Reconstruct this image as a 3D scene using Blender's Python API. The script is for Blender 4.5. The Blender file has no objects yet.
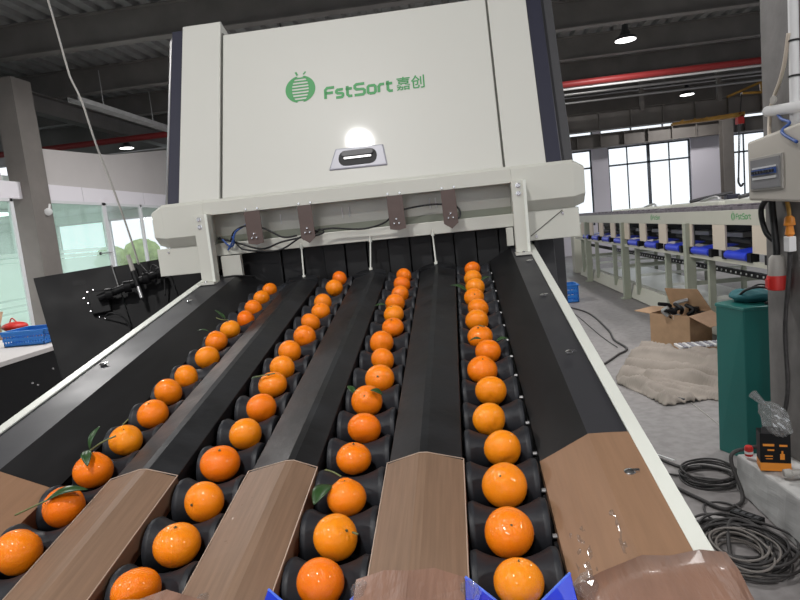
import bpy, bmesh, math, random
from mathutils import Vector, Matrix, noise
random.seed(7)
PI = math.pi
COL = bpy.context.scene.collection
SC = bpy.context.scene

# ------------------------------------------------------------------ materials
def new_mat(name):
    m = bpy.data.materials.new(name); m.use_nodes = True
    nt = m.node_tree
    return m, nt, nt.nodes['Principled BSDF']

def mat(name, col, rough=0.5, metal=0.0, var=0.0, vscale=8.0, bump=0.0, bscale=40.0, coat=0.0, coat_rough=0.1,
        stretch=(1, 1, 1), dark=None, spec=0.5, rvar=0.0):
    m, nt, b = new_mat(name)
    b.inputs['Base Color'].default_value = (*col, 1)
    b.inputs['Roughness'].default_value = rough
    b.inputs['Metallic'].default_value = metal
    b.inputs['Coat Weight'].default_value = coat
    b.inputs['Coat Roughness'].default_value = coat_rough
    b.inputs['Specular IOR Level'].default_value = spec
    if var or bump or rvar:
        tc = nt.nodes.new('ShaderNodeTexCoord')
        mp = nt.nodes.new('ShaderNodeMapping'); mp.inputs['Scale'].default_value = stretch
        nt.links.new(tc.outputs['Object'], mp.inputs['Vector'])
        if var or rvar:
            n = nt.nodes.new('ShaderNodeTexNoise'); n.inputs['Scale'].default_value = vscale; n.inputs['Detail'].default_value = 6
            nt.links.new(mp.outputs['Vector'], n.inputs['Vector'])
        if var:
            r = nt.nodes.new('ShaderNodeValToRGB')
            r.color_ramp.elements[0].position = 0.3; r.color_ramp.elements[1].position = 0.7
            d = dark if dark else tuple(c * (1 - var) for c in col)
            r.color_ramp.elements[0].color = (*d, 1)
            r.color_ramp.elements[1].color = (*[min(1, c * (1 + var * .5)) for c in col], 1)
            nt.links.new(n.outputs['Fac'], r.inputs['Fac']); nt.links.new(r.outputs['Color'], b.inputs['Base Color'])
        if rvar:
            mr = nt.nodes.new('ShaderNodeMapRange')
            mr.inputs['From Min'].default_value = .3; mr.inputs['From Max'].default_value = .7
            mr.inputs['To Min'].default_value = max(0.02, rough - rvar); mr.inputs['To Max'].default_value = min(1, rough + rvar)
            nt.links.new(n.outputs['Fac'], mr.inputs['Value']); nt.links.new(mr.outputs['Result'], b.inputs['Roughness'])
        if bump:
            n2 = nt.nodes.new('ShaderNodeTexNoise'); n2.inputs['Scale'].default_value = bscale; n2.inputs['Detail'].default_value = 4
            nt.links.new(mp.outputs['Vector'], n2.inputs['Vector'])
            bp = nt.nodes.new('ShaderNodeBump'); bp.inputs['Strength'].default_value = bump; bp.inputs['Distance'].default_value = .01
            nt.links.new(n2.outputs['Fac'], bp.inputs['Height']); nt.links.new(bp.outputs['Normal'], b.inputs['Normal'])
    return m

def glow(name, col, strength):
    m, nt, b = new_mat(name)
    b.inputs['Base Color'].default_value = (*col, 1)
    b.inputs['Emission Color'].default_value = (*col, 1)
    b.inputs['Emission Strength'].default_value = strength
    return m

def clear(name, tint, gloss, diffuse=0.0, dcol=(1, 1, 1), wave=False):
    # thin pane: tinted see-through + glossy reflection (+ frosting)
    m = bpy.data.materials.new(name); m.use_nodes = True; nt = m.node_tree
    for n in list(nt.nodes): nt.nodes.remove(n)
    out = nt.nodes.new('ShaderNodeOutputMaterial')
    t = nt.nodes.new('ShaderNodeBsdfTransparent'); t.inputs['Color'].default_value = (*tint, 1)
    g = nt.nodes.new('ShaderNodeBsdfGlossy'); g.inputs['Roughness'].default_value = .05
    mx = nt.nodes.new('ShaderNodeMixShader'); mx.inputs[0].default_value = gloss
    nt.links.new(t.outputs[0], mx.inputs[1]); nt.links.new(g.outputs[0], mx.inputs[2])
    last = mx
    if diffuse:
        d0 = nt.nodes.new('ShaderNodeBsdfDiffuse'); d0.inputs['Color'].default_value = (*dcol, 1)
        d1 = nt.nodes.new('ShaderNodeBsdfTranslucent'); d1.inputs['Color'].default_value = (*dcol, 1)
        d = nt.nodes.new('ShaderNodeMixShader'); d.inputs[0].default_value = .5
        nt.links.new(d0.outputs[0], d.inputs[1]); nt.links.new(d1.outputs[0], d.inputs[2])
        m2 = nt.nodes.new('ShaderNodeMixShader'); m2.inputs[0].default_value = diffuse
        if wave:
            tc = nt.nodes.new('ShaderNodeTexCoord'); sp = nt.nodes.new('ShaderNodeSeparateXYZ')
            nt.links.new(tc.outputs['Object'], sp.inputs[0])
            r = nt.nodes.new('ShaderNodeValToRGB'); r.color_ramp.interpolation = 'CONSTANT'
            els = [(0, diffuse), (.30, diffuse * .5), (.312, diffuse), (.33, diffuse * .5), (.342, diffuse), (.365, diffuse * .5),
                   (.377, diffuse), (.56, diffuse * .35), (.565, diffuse), (.585, diffuse * .3), (.59, diffuse * .8), (.61, diffuse * .3)]
            e = r.color_ramp.elements
            e[0].position = 0; e[0].color = (els[0][1],) * 3 + (1,)
            e[1].position = els[1][0]; e[1].color = (els[1][1],) * 3 + (1,)
            for p, v in els[2:]:
                q = e.new(p); q.color = (v, v, v, 1)
            mm = nt.nodes.new('ShaderNodeMath'); mm.operation = 'DIVIDE'; mm.inputs[1].default_value = 3.0
            nt.links.new(sp.outputs['Z'], mm.inputs[0]); nt.links.new(mm.outputs[0], r.inputs['Fac'])
            nt.links.new(r.outputs['Color'], m2.inputs[0])
        nt.links.new(mx.outputs[0], m2.inputs[1]); nt.links.new(d.outputs[0], m2.inputs[2]); last = m2
    nt.links.new(last.outputs[0], out.inputs['Surface'])
    return m

def fruit_mat():
    m, nt, b = new_mat('mandarin_peel')
    oi = nt.nodes.new('ShaderNodeObjectInfo'); r = nt.nodes.new('ShaderNodeValToRGB')
    r.color_ramp.elements[0].color = (.95, .165, .003, 1); r.color_ramp.elements[1].color = (1.0, .32, .008, 1)
    tc = nt.nodes.new('ShaderNodeTexCoord'); n = nt.nodes.new('ShaderNodeTexNoise'); n.inputs['Scale'].default_value = 18
    nt.links.new(tc.outputs['Object'], n.inputs['Vector'])
    a = nt.nodes.new('ShaderNodeMath'); a.operation = 'MULTIPLY_ADD'; a.inputs[1].default_value = .7; 
    nt.links.new(n.outputs['Fac'], a.inputs[0])
    s = nt.nodes.new('ShaderNodeMath'); s.operation = 'MULTIPLY_ADD'; s.inputs[1].default_value = .8; s.inputs[2].default_value = -.22
    nt.links.new(oi.outputs['Random'], s.inputs[0]); nt.links.new(s.outputs[0], a.inputs[2])
    nt.links.new(a.outputs[0], r.inputs['Fac']); nt.links.new(r.outputs['Color'], b.inputs['Base Color'])
    b.inputs['Roughness'].default_value = .27
    b.inputs['Coat Weight'].default_value = .30; b.inputs['Coat Roughness'].default_value = .10; b.inputs['Specular IOR Level'].default_value = .25
    b.inputs['Subsurface Weight'].default_value = .12; b.inputs['Subsurface Radius'].default_value = (.02, .008, .002)
    v = nt.nodes.new('ShaderNodeTexVoronoi'); v.inputs['Scale'].default_value = 420
    nt.links.new(tc.outputs['Object'], v.inputs['Vector'])
    bp = nt.nodes.new('ShaderNodeBump'); bp.inputs['Strength'].default_value = .22; bp.inputs['Distance'].default_value = .001
    nt.links.new(v.outputs['Distance'], bp.inputs['Height']); nt.links.new(bp.outputs['Normal'], b.inputs['Normal'])
    return m

M = dict(
    cream=mat('cream_powder_coat', (.60, .60, .54), .38, var=.05, vscale=2, bump=.03, bscale=300, coat=.25, coat_rough=.18),
    door=mat('cream_door_paint', (.595, .595, .55), .42, spec=.3, bump=.02, bscale=260, coat=.20, coat_rough=.06),
    railwhite=mat('white_rail_paint', (.74, .76, .70), .35, var=.05, vscale=6),
    seam=mat('dark_seam', (.10, .10, .085), .7),
    black=mat('black_steel', (.008, .008, .009), .5, spec=.22, rvar=.08, var=.3, vscale=5),
    blackgloss=mat('black_side_plate', (.026, .026, .031), .44, spec=.45, rvar=.08, vscale=5),
    slope=mat('black_sheet', (.010, .010, .011), .5, spec=.25, var=.4, vscale=9, stretch=(3, .6, 1)),
    navy=mat('dark_navy_panel', (.025, .026, .045), .35),
    charcoal=mat('charcoal_side_panel', (.055, .055, .06), .45),
    divider=mat('black_dusty_plastic', (.015, .016, .018), .45, spec=.28, var=.7, vscale=14, dark=(.006, .006, .007), bump=.05, bscale=60, rvar=.1),
    void=mat('black_rubber_curtain', (.008, .008, .009), .6),
    rubber=mat('roller_rubber', (.019, .021, .026), .5, spec=.35, var=.25, vscale=30, bump=.04, bscale=150),
    film=mat('brown_protective_film', (.212, .132, .085), .5, var=.16, vscale=30, bump=.05, bscale=26, stretch=(7, .25, 1), spec=.35),
    filmedge=mat('pale_film_edge', (.42, .32, .25), .4),
    filmside=mat('tan_protective_film', (.265, .152, .088), .48, var=.10, vscale=24, bump=.05, bscale=26, stretch=(5, .3, 1), spec=.4),
    glossfilm=mat('wrinkled_gloss_film', (.225, .145, .100), .22, bump=1.0, bscale=48, coat=1.0, coat_rough=.06),
    filmwrap=mat('glossy_brown_wrap', (.25, .138, .095), .42, var=.2, vscale=16, stretch=(3, .6, 1), bump=.35, bscale=36, coat=.25, coat_rough=.16),
    brownbr=mat('brown_film_bracket', (.105, .070, .060), .35, var=.1, vscale=30),
    blue=mat('blue_plastic', (.018, .05, .62), .32),
    bluehi=mat('blue_plastic_edge', (.10, .20, .80), .3),
    chrome=mat('bright_steel', (.75, .75, .76), .22, metal=1),
    steel=mat('brushed_steel', (.50, .50, .50), .4, metal=.8),
    white=mat('white_plastic', (.80, .80, .80), .4),
    cable=mat('black_cable', (.012, .012, .013), .5),
    dustycable=mat('dusty_rubber_cable', (.045, .042, .042), .6, var=.4, vscale=30),
    bluecable=mat('blue_cable', (.04, .10, .35), .5),
    green=mat('green_print', (.045, .30, .085), .5),
    lilac=mat('lavender_grey_plate', (.36, .36, .42), .35),
    steelgrey=mat('grey_painted_steel', (.19, .172, .158), .55, var=.12, vscale=3),
    roofgrey=mat('dark_roof_steel', (.21, .195, .185), .55, var=.18, vscale=2),
    deck=mat('galvanised_deck', (.36, .36, .36), .42, metal=.35, var=.2, vscale=4),
    greywall=mat('pale_grey_cladding', (.60, .57, .56), .7, var=.04, vscale=1.5),
    lilacwall=mat('pale_lilac_wall', (.74, .71, .78), .7),
    whitetile=mat('white_fascia_tile', (.88, .85, .90), .5),
    winframe=mat('dark_window_frame', (.09, .10, .12), .5),
    whiteframe=mat('white_window_frame', (.75, .76, .78), .4),
    red=mat('red_pipe_paint', (.33, .035, .035), .45),
    yellow=mat('yellow_crane_paint', (.50, .27, .05), .5, var=.3, vscale=3),
    card=mat('corrugated_cardboard', (.40, .25, .145), .75, var=.12, vscale=12),
    cardin=mat('cardboard_inside', (.54, .35, .23), .8, var=.1, vscale=12),
    tarp=mat('beige_tarpaulin', (.31, .268, .232), .7, var=.12, vscale=5, bump=.12, bscale=25),
    teal=mat('teal_steel_cabinet', (.014, .150, .135), .42, var=.12, vscale=3, rvar=.06),
    tealcloth=mat('teal_fabric', (.02, .13, .15), .75, bump=.4, bscale=30),
    conc=mat('whitewashed_concrete', (.55, .55, .54), .8, var=.28, vscale=5, bump=.25, bscale=14),
    pillar=mat('mottled_grey_column', (.165, .155, .150), .65, var=.22, vscale=9, bump=.12, bscale=30),
    bin=mat('blue_crate_plastic', (.02, .17, .55), .4),
    orange=mat('orange_plastic', (.80, .28, .03), .4),
    redplastic=mat('red_plastic', (.60, .03, .025), .4),
    greyplastic=mat('grey_plug_plastic', (.42, .40, .37), .5),
    beigeplastic=mat('beige_plastic_box', (.58, .54, .48), .45),
    smoke=mat('smoked_window_plastic', (.30, .30, .31), .2, coat=.6),
    sorter=mat('sorter_cream_paint', (.50, .49, .42), .45, var=.05, vscale=2),
    sortergreen=mat('sorter_frame_paint', (.34, .36, .29), .5, var=.05, vscale=2),
    chute=mat('beige_outlet_partition', (.60, .52, .43), .5),
    darkstrip=mat('mauve_grey_track', (.16, .14, .16), .5, var=.5, vscale=14),
    peel=fruit_mat(),
    calyx=mat('green_brown_calyx', (.10, .085, .03), .7),
    leaf=mat('citrus_leaf', (.022, .068, .014), .38, var=.35, vscale=60),
    stem=mat('green_stem', (.14, .16, .06), .6),
    lamp=glow('lamp_face', (1, .98, .95), 14),
    panelglow=glow('added_panel_glow', (1, 1, .98), 4),
    floorout=mat('outdoor_paving', (.5, .5, .5), .9),
    foliage=mat('outdoor_foliage', (.36, .46, .20), .8, var=.4, vscale=3),
    glass=clear('window_glass', (.97, .98, .98), .05),
    office_glass=clear('frosted_office_glass', (.86, .96, .92), .07, .55, (.74, .88, .82), True),
    plasticbag=clear('thin_plastic_bag', (.86, .88, .88), .22, .25, (.6, .6, .6)),
    wrap=clear('clear_wrap', (.95, .95, .95), .07, .12, (.6, .6, .6)),
    officefloor=mat('office_floor', (.45, .48, .46), .4),
    officewall=mat('office_wall', (.66, .74, .70), .6),
)
def floor_mat():
    m = mat('concrete_floor', (.270, .255, .253), .5, var=.16, vscale=1.6, bump=.04, bscale=30, rvar=.12)
    nt = m.node_tree; b = nt.nodes['Principled BSDF']
    src = b.inputs['Base Color'].links[0].from_socket
    tc = nt.nodes.new('ShaderNodeTexCoord'); n = nt.nodes.new('ShaderNodeTexNoise'); n.inputs['Scale'].default_value = 14; n.inputs['Detail'].default_value = 8
    nt.links.new(tc.outputs['Object'], n.inputs['Vector'])
    r = nt.nodes.new('ShaderNodeValToRGB'); r.color_ramp.elements[0].position = .35; r.color_ramp.elements[1].position = .6
    r.color_ramp.elements[0].color = (.78, .77, .77, 1); r.color_ramp.elements[1].color = (1, 1, 1, 1)
    nt.links.new(n.outputs['Fac'], r.inputs['Fac'])
    mx = nt.nodes.new('ShaderNodeMix'); mx.data_type = 'RGBA'; mx.blend_type = 'MULTIPLY'; mx.inputs[0].default_value = 1
    nt.links.new(src, mx.inputs[6]); nt.links.new(r.outputs['Color'], mx.inputs[7]); nt.links.new(mx.outputs[2], b.inputs['Base Color'])
    return m
M['floor'] = floor_mat()

# ------------------------------------------------------------------ mesh building
class MB:
    def __init__(s): s.bm = bmesh.new()
    def hull8(s, P):                       # P: 8 corners, bottom 4 then top 4 (same winding)
        v = [s.bm.verts.new(p) for p in P]
        for f in ((3, 2, 1, 0), (4, 5, 6, 7), (0, 1, 5, 4), (1, 2, 6, 5), (2, 3, 7, 6), (3, 0, 4, 7)):
            s.bm.faces.new([v[i] for i in f])
        return s
    def box(s, a, b, T=None):
        (x0, y0, z0), (x1, y1, z1) = a, b
        P = [(x0, y0, z0), (x1, y0, z0), (x1, y1, z0), (x0, y1, z0), (x0, y0, z1), (x1, y0, z1), (x1, y1, z1), (x0, y1, z1)]
        if T: P = [T(*p) for p in P]
        return s.hull8([Vector(p) for p in P])
    def rbox(s, c, size, R):               # box centred at c with rotation matrix R
        hx, hy, hz = [q / 2 for q in size]; c = Vector(c)
        P = [(-hx, -hy, -hz), (hx, -hy, -hz), (hx, hy, -hz), (-hx, hy, -hz), (-hx, -hy, hz), (hx, -hy, hz), (hx, hy, hz), (-hx, hy, hz)]
        return s.hull8([c + R @ Vector(p) for p in P])
    def prism(s, poly, f0, f1):            # poly list of 2D; f0,f1 map (a,b)->3D for both ends
        A = [s.bm.verts.new(f0(*p)) for p in poly]; B = [s.bm.verts.new(f1(*p)) for p in poly]
        n = len(poly)
        s.bm.faces.new(A[::-1]); s.bm.faces.new(B)
        for i in range(n): s.bm.faces.new((A[i], A[(i + 1) % n], B[(i + 1) % n], B[i]))
        return s
    def grid(s, rows, close_u=False, close_v=False):
        V = [[s.bm.verts.new(p) for p in r] for r in rows]
        nu, nv = len(V), len(V[0])
        for i in range(nu if close_u else nu - 1):
            for j in range(nv if close_v else nv - 1):
                a, b, c, d = V[i][j], V[(i + 1) % nu][j], V[(i + 1) % nu][(j + 1) % nv], V[i][(j + 1) % nv]
                try: s.bm.faces.new((a, b, c, d))
                except ValueError: pass
        return V
    def tube(s, pts, r, n=8, cap=True):
        pts = [Vector(p) for p in pts]; rows = []
        up = Vector((0, 0, 1)); prev = None
        for i, p in enumerate(pts):
            d = (pts[min(i + 1, len(pts) - 1)] - pts[max(i - 1, 0)])
            if d.length < 1e-9: d = Vector((0, 0, 1))
            d.normalize()
            if prev is None:
                a = d.cross(up)
                if a.length < .05: a = d.cross(Vector((1, 0, 0)))
            else:
                a = prev - d * prev.dot(d)
                if a.length < 1e-4: a = d.cross(up)
            a.normalize(); prev = a; b = d.cross(a)
            rr = r[i] if isinstance(r, (list, tuple)) else r
            rows.append([p + (a * math.cos(t) + b * math.sin(t)) * rr for t in [2 * PI * k / n for k in range(n)]])
        V = s.grid(rows, close_v=True)
        if cap:
            s.bm.faces.new(V[0]); s.bm.faces.new(V[-1][::-1])
        return s
    def lathe(s, prof, axis0, axis, n=20):  # prof list of (t, r) along axis
        axis = Vector(axis).normalized(); a = axis.cross(Vector((0, 0, 1)))
        if a.length < .05: a = axis.cross(Vector((1, 0, 0)))
        a.normalize(); b = axis.cross(a); o = Vector(axis0)
        rows = [[o + axis * t + (a * math.cos(q) + b * math.sin(q)) * r for q in [2 * PI * k / n for k in range(n)]] for t, r in prof]
        V = s.grid(rows, close_v=True)
        s.bm.faces.new(V[0]); s.bm.faces.new(V[-1][::-1])
        return s
    def build(s, name, m, parent=None, bevel=0, smooth=False, origin=None, seg=2):
        bmesh.ops.recalc_face_normals(s.bm, faces=s.bm.faces[:])
        me = bpy.data.meshes.new(name)
        if origin is None:
            if parent is None and s.bm.verts:
                c = Vector((0, 0, 0))
                for v in s.bm.verts: c += v.co
                c /= len(s.bm.verts); c.z = min(v.co.z for v in s.bm.verts); origin = c
            else: origin = Vector((0, 0, 0))
            if parent is not None: origin = WORLD_LOC.get(parent, Vector((0, 0, 0)))
        origin = Vector(origin)
        for v in s.bm.verts: v.co -= origin
        s.bm.to_mesh(me); s.bm.free()
        me.materials.append(m)
        if smooth:
            for p in me.polygons: p.use_smooth = True
            if smooth == 'auto':
                me.set_sharp_from_angle(angle=math.radians(38))
        o = bpy.data.objects.new(name, me); COL.objects.link(o)
        if parent is not None:
            o.parent = parent; o.location = (0, 0, 0); WORLD_LOC[o] = WORLD_LOC[parent]
        else:
            o.location = origin; WORLD_LOC[o] = origin.copy()
        if bevel:
            bv = o.modifiers.new('bevel', 'BEVEL'); bv.width = bevel; bv.segments = seg; bv.limit_method = 'ANGLE'; bv.angle_limit = math.radians(40)
            if not smooth:
                for p in me.polygons: p.use_smooth = False
        return o
WORLD_LOC = {}

def thing(name, loc, label, cat, group=None):
    o = bpy.data.objects.new(name, None); COL.objects.link(o); o.location = loc; o.empty_display_size = .1
    WORLD_LOC[o] = Vector(loc); o['label'] = label; o['category'] = cat
    if group: o['group'] = group
    return o
def tag(o, label, cat, group=None, kind=None):
    o['label'] = label; o['category'] = cat
    if group: o['group'] = group
    if kind: o['kind'] = kind
    return o
def struct(o): o['kind'] = 'structure'; return o

def smooth_path(P, n=8):
    P = [Vector(p) for p in P]; out = []
    for i in range(len(P) - 1):
        p0, p1, p2, p3 = P[max(i - 1, 0)], P[i], P[i + 1], P[min(i + 2, len(P) - 1)]
        for k in range(n):
            t = k / n
            out.append(.5 * ((2 * p1) + (p2 - p0) * t + (2 * p0 - 5 * p1 + 4 * p2 - p3) * t * t + (3 * p1 - p0 - 3 * p2 + p3) * t ** 3))
    out.append(P[-1]); return out

# ------------------------------------------------------------------ conveyor frame: u across, v up the slope, w off the belt
SL = math.radians(10.76)
CA, SA = math.cos(SL), math.sin(SL)
O0 = Vector((0, .52 * SA, 1.65 - .52 * CA))
def K(u, v, w): return O0 + Vector((u, v * CA - w * SA, v * SA + w * CA))
DV = Vector((0, CA, SA)); DW = Vector((0, -SA, CA))

# ================================================================== SETTING
X0, X1, Y0, Y1, ZR = -7.0, 15.0, -7.0, 22.0, 5.5
f = MB(); f.box((-16, Y0, -.2), (-7.1, 17.7, 0)); f.box((-7.1, Y0, -.2), (X1 + .2, Y1 + .2, 0)); struct(f.build('floor', M['floor'], origin=(0, 0, 0)))
# ribbed roof deck (ribs run away from the camera)
d = MB(); prof = []
x = -16.0
while x < X1 + .2:
    prof += [(x, ZR), (x + .12, ZR), (x + .155, ZR + .07), (x + .245, ZR + .07), (x + .28, ZR)]
    x += .30
rows = [[(a, Y0 - .3, z) for a, z in prof], [(a, Y1 + .3, z) for a, z in prof]]
d.grid(rows); rows2 = [[(a, y, z + .03) for a, z in prof] for y in (Y0 - .3, Y1 + .3)]
d.grid(rows2); struct(d.build('ceiling', M['deck'], origin=(0, 0, 0)))

def ibeam(mb, p0, p1, h=.5, wf=.2, t=.02):
    # p0,p1 bottom centre ends
    p0, p1 = Vector(p0), Vector(p1); dd = (p1 - p0).normalized(); sd = dd.cross(Vector((0, 0, 1))).normalized()
    def seg(a0, a1, z0, z1):
        P = []
        for z in (z0, z1):
            for (q, sgn) in ((p0, a0), (p1, a0), (p1, a1), (p0, a1)):
                P.append(q + sd * sgn + Vector((0, 0, z)))
        mb.hull8(P)
    seg(-wf / 2, wf / 2, 0, t); seg(-wf / 2, wf / 2, h - t, h); seg(-t / 2, t / 2, t, h - t)
for i, y in enumerate([-5.0, -2.6, -.2, 2.3, 4.7, 7.15, 9.63, 12.2, 14.62, 17.05, 19.5]):
    b = MB(); ibeam(b, (-15.5, y, 5.0), (X1, y, 5.0), h=.5)
    tag(b.build('roof_beam', M['roofgrey']), 'dark steel roof beam, number %d counting from the open end of the hall' % (i + 1), 'roof beam', 'roof beams')
for i, (xx, lab) in enumerate([(-8.2, 'dark longitudinal roof girder over the glazed office'), (1.0, 'dark longitudinal roof girder above the sorting machine'), (12.0, 'dark longitudinal roof girder at the far right of the hall')]):
    b = MB(); ibeam(b, (xx, Y0, 4.62), (xx, Y1, 4.62), h=.38, wf=.25)
    if xx != 1.0: tag(b.build('roof_girder', M['roofgrey']), lab, 'roof girder')
# cable tray on the left
ct = MB()
T0, T1 = Vector((-7.9, 8.6, 4.6)), Vector((-7.9, 21.5, 4.6))
ct.box((-6.35, 9.9, 4.30), (-6.33, 21.5, 4.36)); ct.box((-6.17, 9.9, 4.30), (-6.15, 21.5, 4.36)); ct.box((-6.35, 9.9, 4.28), (-6.15, 21.5, 4.30))
tr = thing('cable_tray', (-6.25, 8.2, 4.28), 'long steel cable tray hung under the roof beams beside the grey column', 'cable tray')
ct.build('tray', M['deck'], tr)
for y in [10.8, 12.6, 14.4, 16.2, 18.0]:
    h = MB(); h.tube([(-6.25, y, 4.36), (-6.25, y, 5.0)], .008, 6); h.build('hanger_rod', M['steel'], tr)

# far wall with windows
def wall_boxes(mb, rects, y0, y1):
    for (xa, xb, za, zb) in rects: mb.box((xa, y0, za), (xb, y1, zb))
fw = MB()
WINS = [(-1.0, 1.6), (2.1, 4.75), (5.30, 8.05), (9.15, 11.9), (12.5, 14.6)]
edges = [-7.15] + [e for w_ in WINS for e in w_] + [X1 + .2]
for i in range(0, len(edges), 2): fw.box((edges[i], Y1, 1.0), (edges[i + 1], Y1 + .25, 3.62))
fw.box((-7.15, Y1, 0), (X1 + .2, Y1 + .25, 1.0)); fw.box((-7.15, Y1, 3.62), (X1 + .2, Y1 + .25, 4.05)); tpw = MB(); tpw.box((-16, Y1, 4.05), (-7.16, Y1 + .25, 4.78)); tpw.box((-16, Y1, 4.78), (X1 + .2, Y1 + .25, ZR + .1)); struct(tpw.build('trim_2', M['steelgrey'], origin=(0, Y1, 4.78)))
for xx in [-1.5, 1.8, 4.95, 8.4, 12.1, 14.8]: fw.box((xx - .12, Y1, 4.05), (xx + .12, Y1 + .25, 4.78))
struct(fw.build('wall_back', M['lilacwall'], origin=(0, Y1, 0)))
def window(n, xa, xb, za, zb, y, mull, trans, fm, gm):
    fr = MB(); t = .05
    fr.box((xa, y + .08, za), (xa + t, y + .14, zb)); fr.box((xb - t, y + .08, za), (xb, y + .14, zb))
    fr.box((xa, y + .08, za), (xb, y + .14, za + t)); fr.box((xa, y + .08, zb - t), (xb, y + .14, zb))
    for k, w_ in mull: fr.box((xa + (xb - xa) * k - w_ / 2, y + .08, za), (xa + (xb - xa) * k + w_ / 2, y + .14, zb))
    for z in trans: fr.box((xa, y + .08, z - .03), (xb, y + .14, z + .03))
    o = struct(fr.build('window_%d' % n, fm))
    g = MB(); g.box((xa + t, y + .105, za + t), (xb - t, y + .115, zb - t)); g.build('glass_pane', gm, o)
    return o
wn = 1
for (xa, xb) in WINS:
    window(wn, xa, xb, 1.0, 3.62, Y1, [(.5, .10), (.24, .035), (.75, .035)], [3.0], M['winframe'], M['glass']); wn += 1
CL = [(-1.38, 1.68), (1.92, 4.83), (5.07, 8.28), (8.52, 11.98), (12.22, 14.68)]
for (xa, xb) in CL:
    window(wn, xa, xb, 4.05, 4.78, Y1, [(.33, .05), (.66, .05)], [], M['winframe'], M['glass']); wn += 1
# ring beam band in front of far wall
b = MB(); ibeam(b, (-4, 21.7, 3.62), (X1, 21.7, 3.62), h=.46, wf=.3)
for k in range(24): b.box((-3.6 + k * .78, 21.56, 3.64), (-3.58 + k * .78, 21.84, 4.06))
tag(b.build('ring_beam', M['steelgrey']), 'grey stiffened wall beam between the tall windows and the clerestory strip', 'beam')
# crane runway girder
b = MB(); ibeam(b, (-4, 17.7, 3.72), (X1, 17.7, 3.72), h=.50, wf=.3)
for k in range(22): b.box((-3.6 + k * .85, 17.56, 3.74), (-3.575 + k * .85, 17.84, 4.20))
tag(b.build('crane_girder', M['steelgrey']), 'long grey plate girder with stiffeners crossing in front of the far windows', 'girder')
# wall behind the viewpoint, with three large windows
nw = MB(); FW = [(-11.5, -7.5), (-4.5, 0.5), (4.0, 9.0)]
ed = [-16] + [e for q in FW for e in q] + [X1 + .2]
for i in range(0, len(ed), 2): nw.box((ed[i], Y0 - .2, 1.2), (ed[i + 1], Y0, 3.9))
nw.box((-16, Y0 - .2, 0), (X1 + .2, Y0, 1.2)); nw.box((-16, Y0 - .2, 3.9), (X1 + .2, Y0, ZR)); struct(nw.build('wall_front', M['lilacwall'], origin=(0, Y0, 0)))
# right wall
rw = MB(); rw.box((X1, Y0, 0), (X1 + .2, Y1, 1.0)); rw.box((X1, Y0, 3.8), (X1 + .2, Y1, ZR))
for k in range(8):
    rw.box((X1, Y0 + k * 3.9, 1.0), (X1 + .2, Y0 + k * 3.9 + .9, 3.8))
struct(rw.build('wall_right', M['lilacwall'], origin=(X1, 0, 0)))
# left side: cladding above the glazed office
lw = MB()
prof_t = [(9.75, 3.58), (12.0, 3.70), (14.5, 4.08), (22.0, 4.2)]
for (ya, za), (yb, zb) in zip(prof_t[:-1], prof_t[1:]):
    lw.hull8([Vector(p) for p in [(-7.15, ya, 2.98), (-7.0, ya, 2.98), (-7.0, yb, 2.98), (-7.15, yb, 2.98), (-7.15, ya, za), (-7.0, ya, za), (-7.0, yb, zb), (-7.15, yb, zb)]])
lw.box((-7.15, 2.0, 2.98), (-7.0, 8.9, 3.30)); lw.box((-7.15, 17.45, 0), (-7.0, 22.0, 2.70))
struct(lw.build('wall_left', M['greywall'], origin=(-7, 0, 0)))
fa = MB(); 
for k in range(26): fa.box((-7.06, -6.9 + k * 1.11 + .006, 2.71), (-6.97, -6.9 + (k + 1) * 1.11 - .006, 2.98))
struct(fa.build('trim_1', M['whitetile'], origin=(-7, 0, 0)))
# office shell
of = MB(); of.box((-15.9, -6.9, 0), (-15.7, 21.9, 4.3)); of.box((-15.9, 17.5, 0), (-7.1, 17.7, 1.0)); of.box((-15.9, 17.5, 2.75), (-7.1, 17.7, 4.2))
of.box((-15.9, 17.5, 1.0), (-12.3, 17.7, 2.75)); 
of.box((-15.8, -6.9, 2.98), (-7.15, 17.6, 3.1))
struct(of.build('wall_office', M['officewall'], origin=(-12, 0, 0)))
window(wn, -12.3, -7.1, 1.0, 2.75, 17.5, [(.33, .05), (.66, .05)], [], M['whiteframe'], M['glass']); wn += 1
def glazing(n, ya, yb, mulls):
    fr = MB(); x = -7.0
    for y in [ya + .03, yb - .03] + mulls: fr.box((x - .03, y - .035, 0), (x + .03, y + .035, 2.71))
    fr.box((x - .03, ya, 2.66), (x + .03, yb, 2.71)); fr.box((x - .03, ya, 0), (x + .03, yb, .08))
    o = struct(fr.build('window_%d' % n, M['whiteframe'], origin=(x, ya, 0)))
    g = MB(); g.box((x - .006, ya + .03, .08), (x + .006, yb - .03, 2.66)); g.build('frosted_pane', M['office_glass'], o)
glazing(wn, 2.0, 9.02, [4.4, 6.7]); wn += 1
glazing(wn, 9.75, 11.5, []); wn += 1
# past the frosted panes a clear corner pane
fr = MB(); x = -7.0
for y in [11.53, 12.9, 15.5, 17.4]: fr.box((x - .03, y - .03, 0), (x + .03, y + .03, 2.71))
fr.box((x - .03, 11.5, 2.66), (x + .03, 17.5, 2.71)); fr.box((x - .03, 11.5, 0), (x + .03, 17.5, .08))
o = struct(fr.build('window_%d' % wn, M['whiteframe'], origin=(x, 12.9, 0))); wn += 1
g = MB(); g.box((x - .005, 11.56, .08), (x + .005, 17.4, 2.66)); g.build('glass_pane', M['glass'], o)
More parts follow.
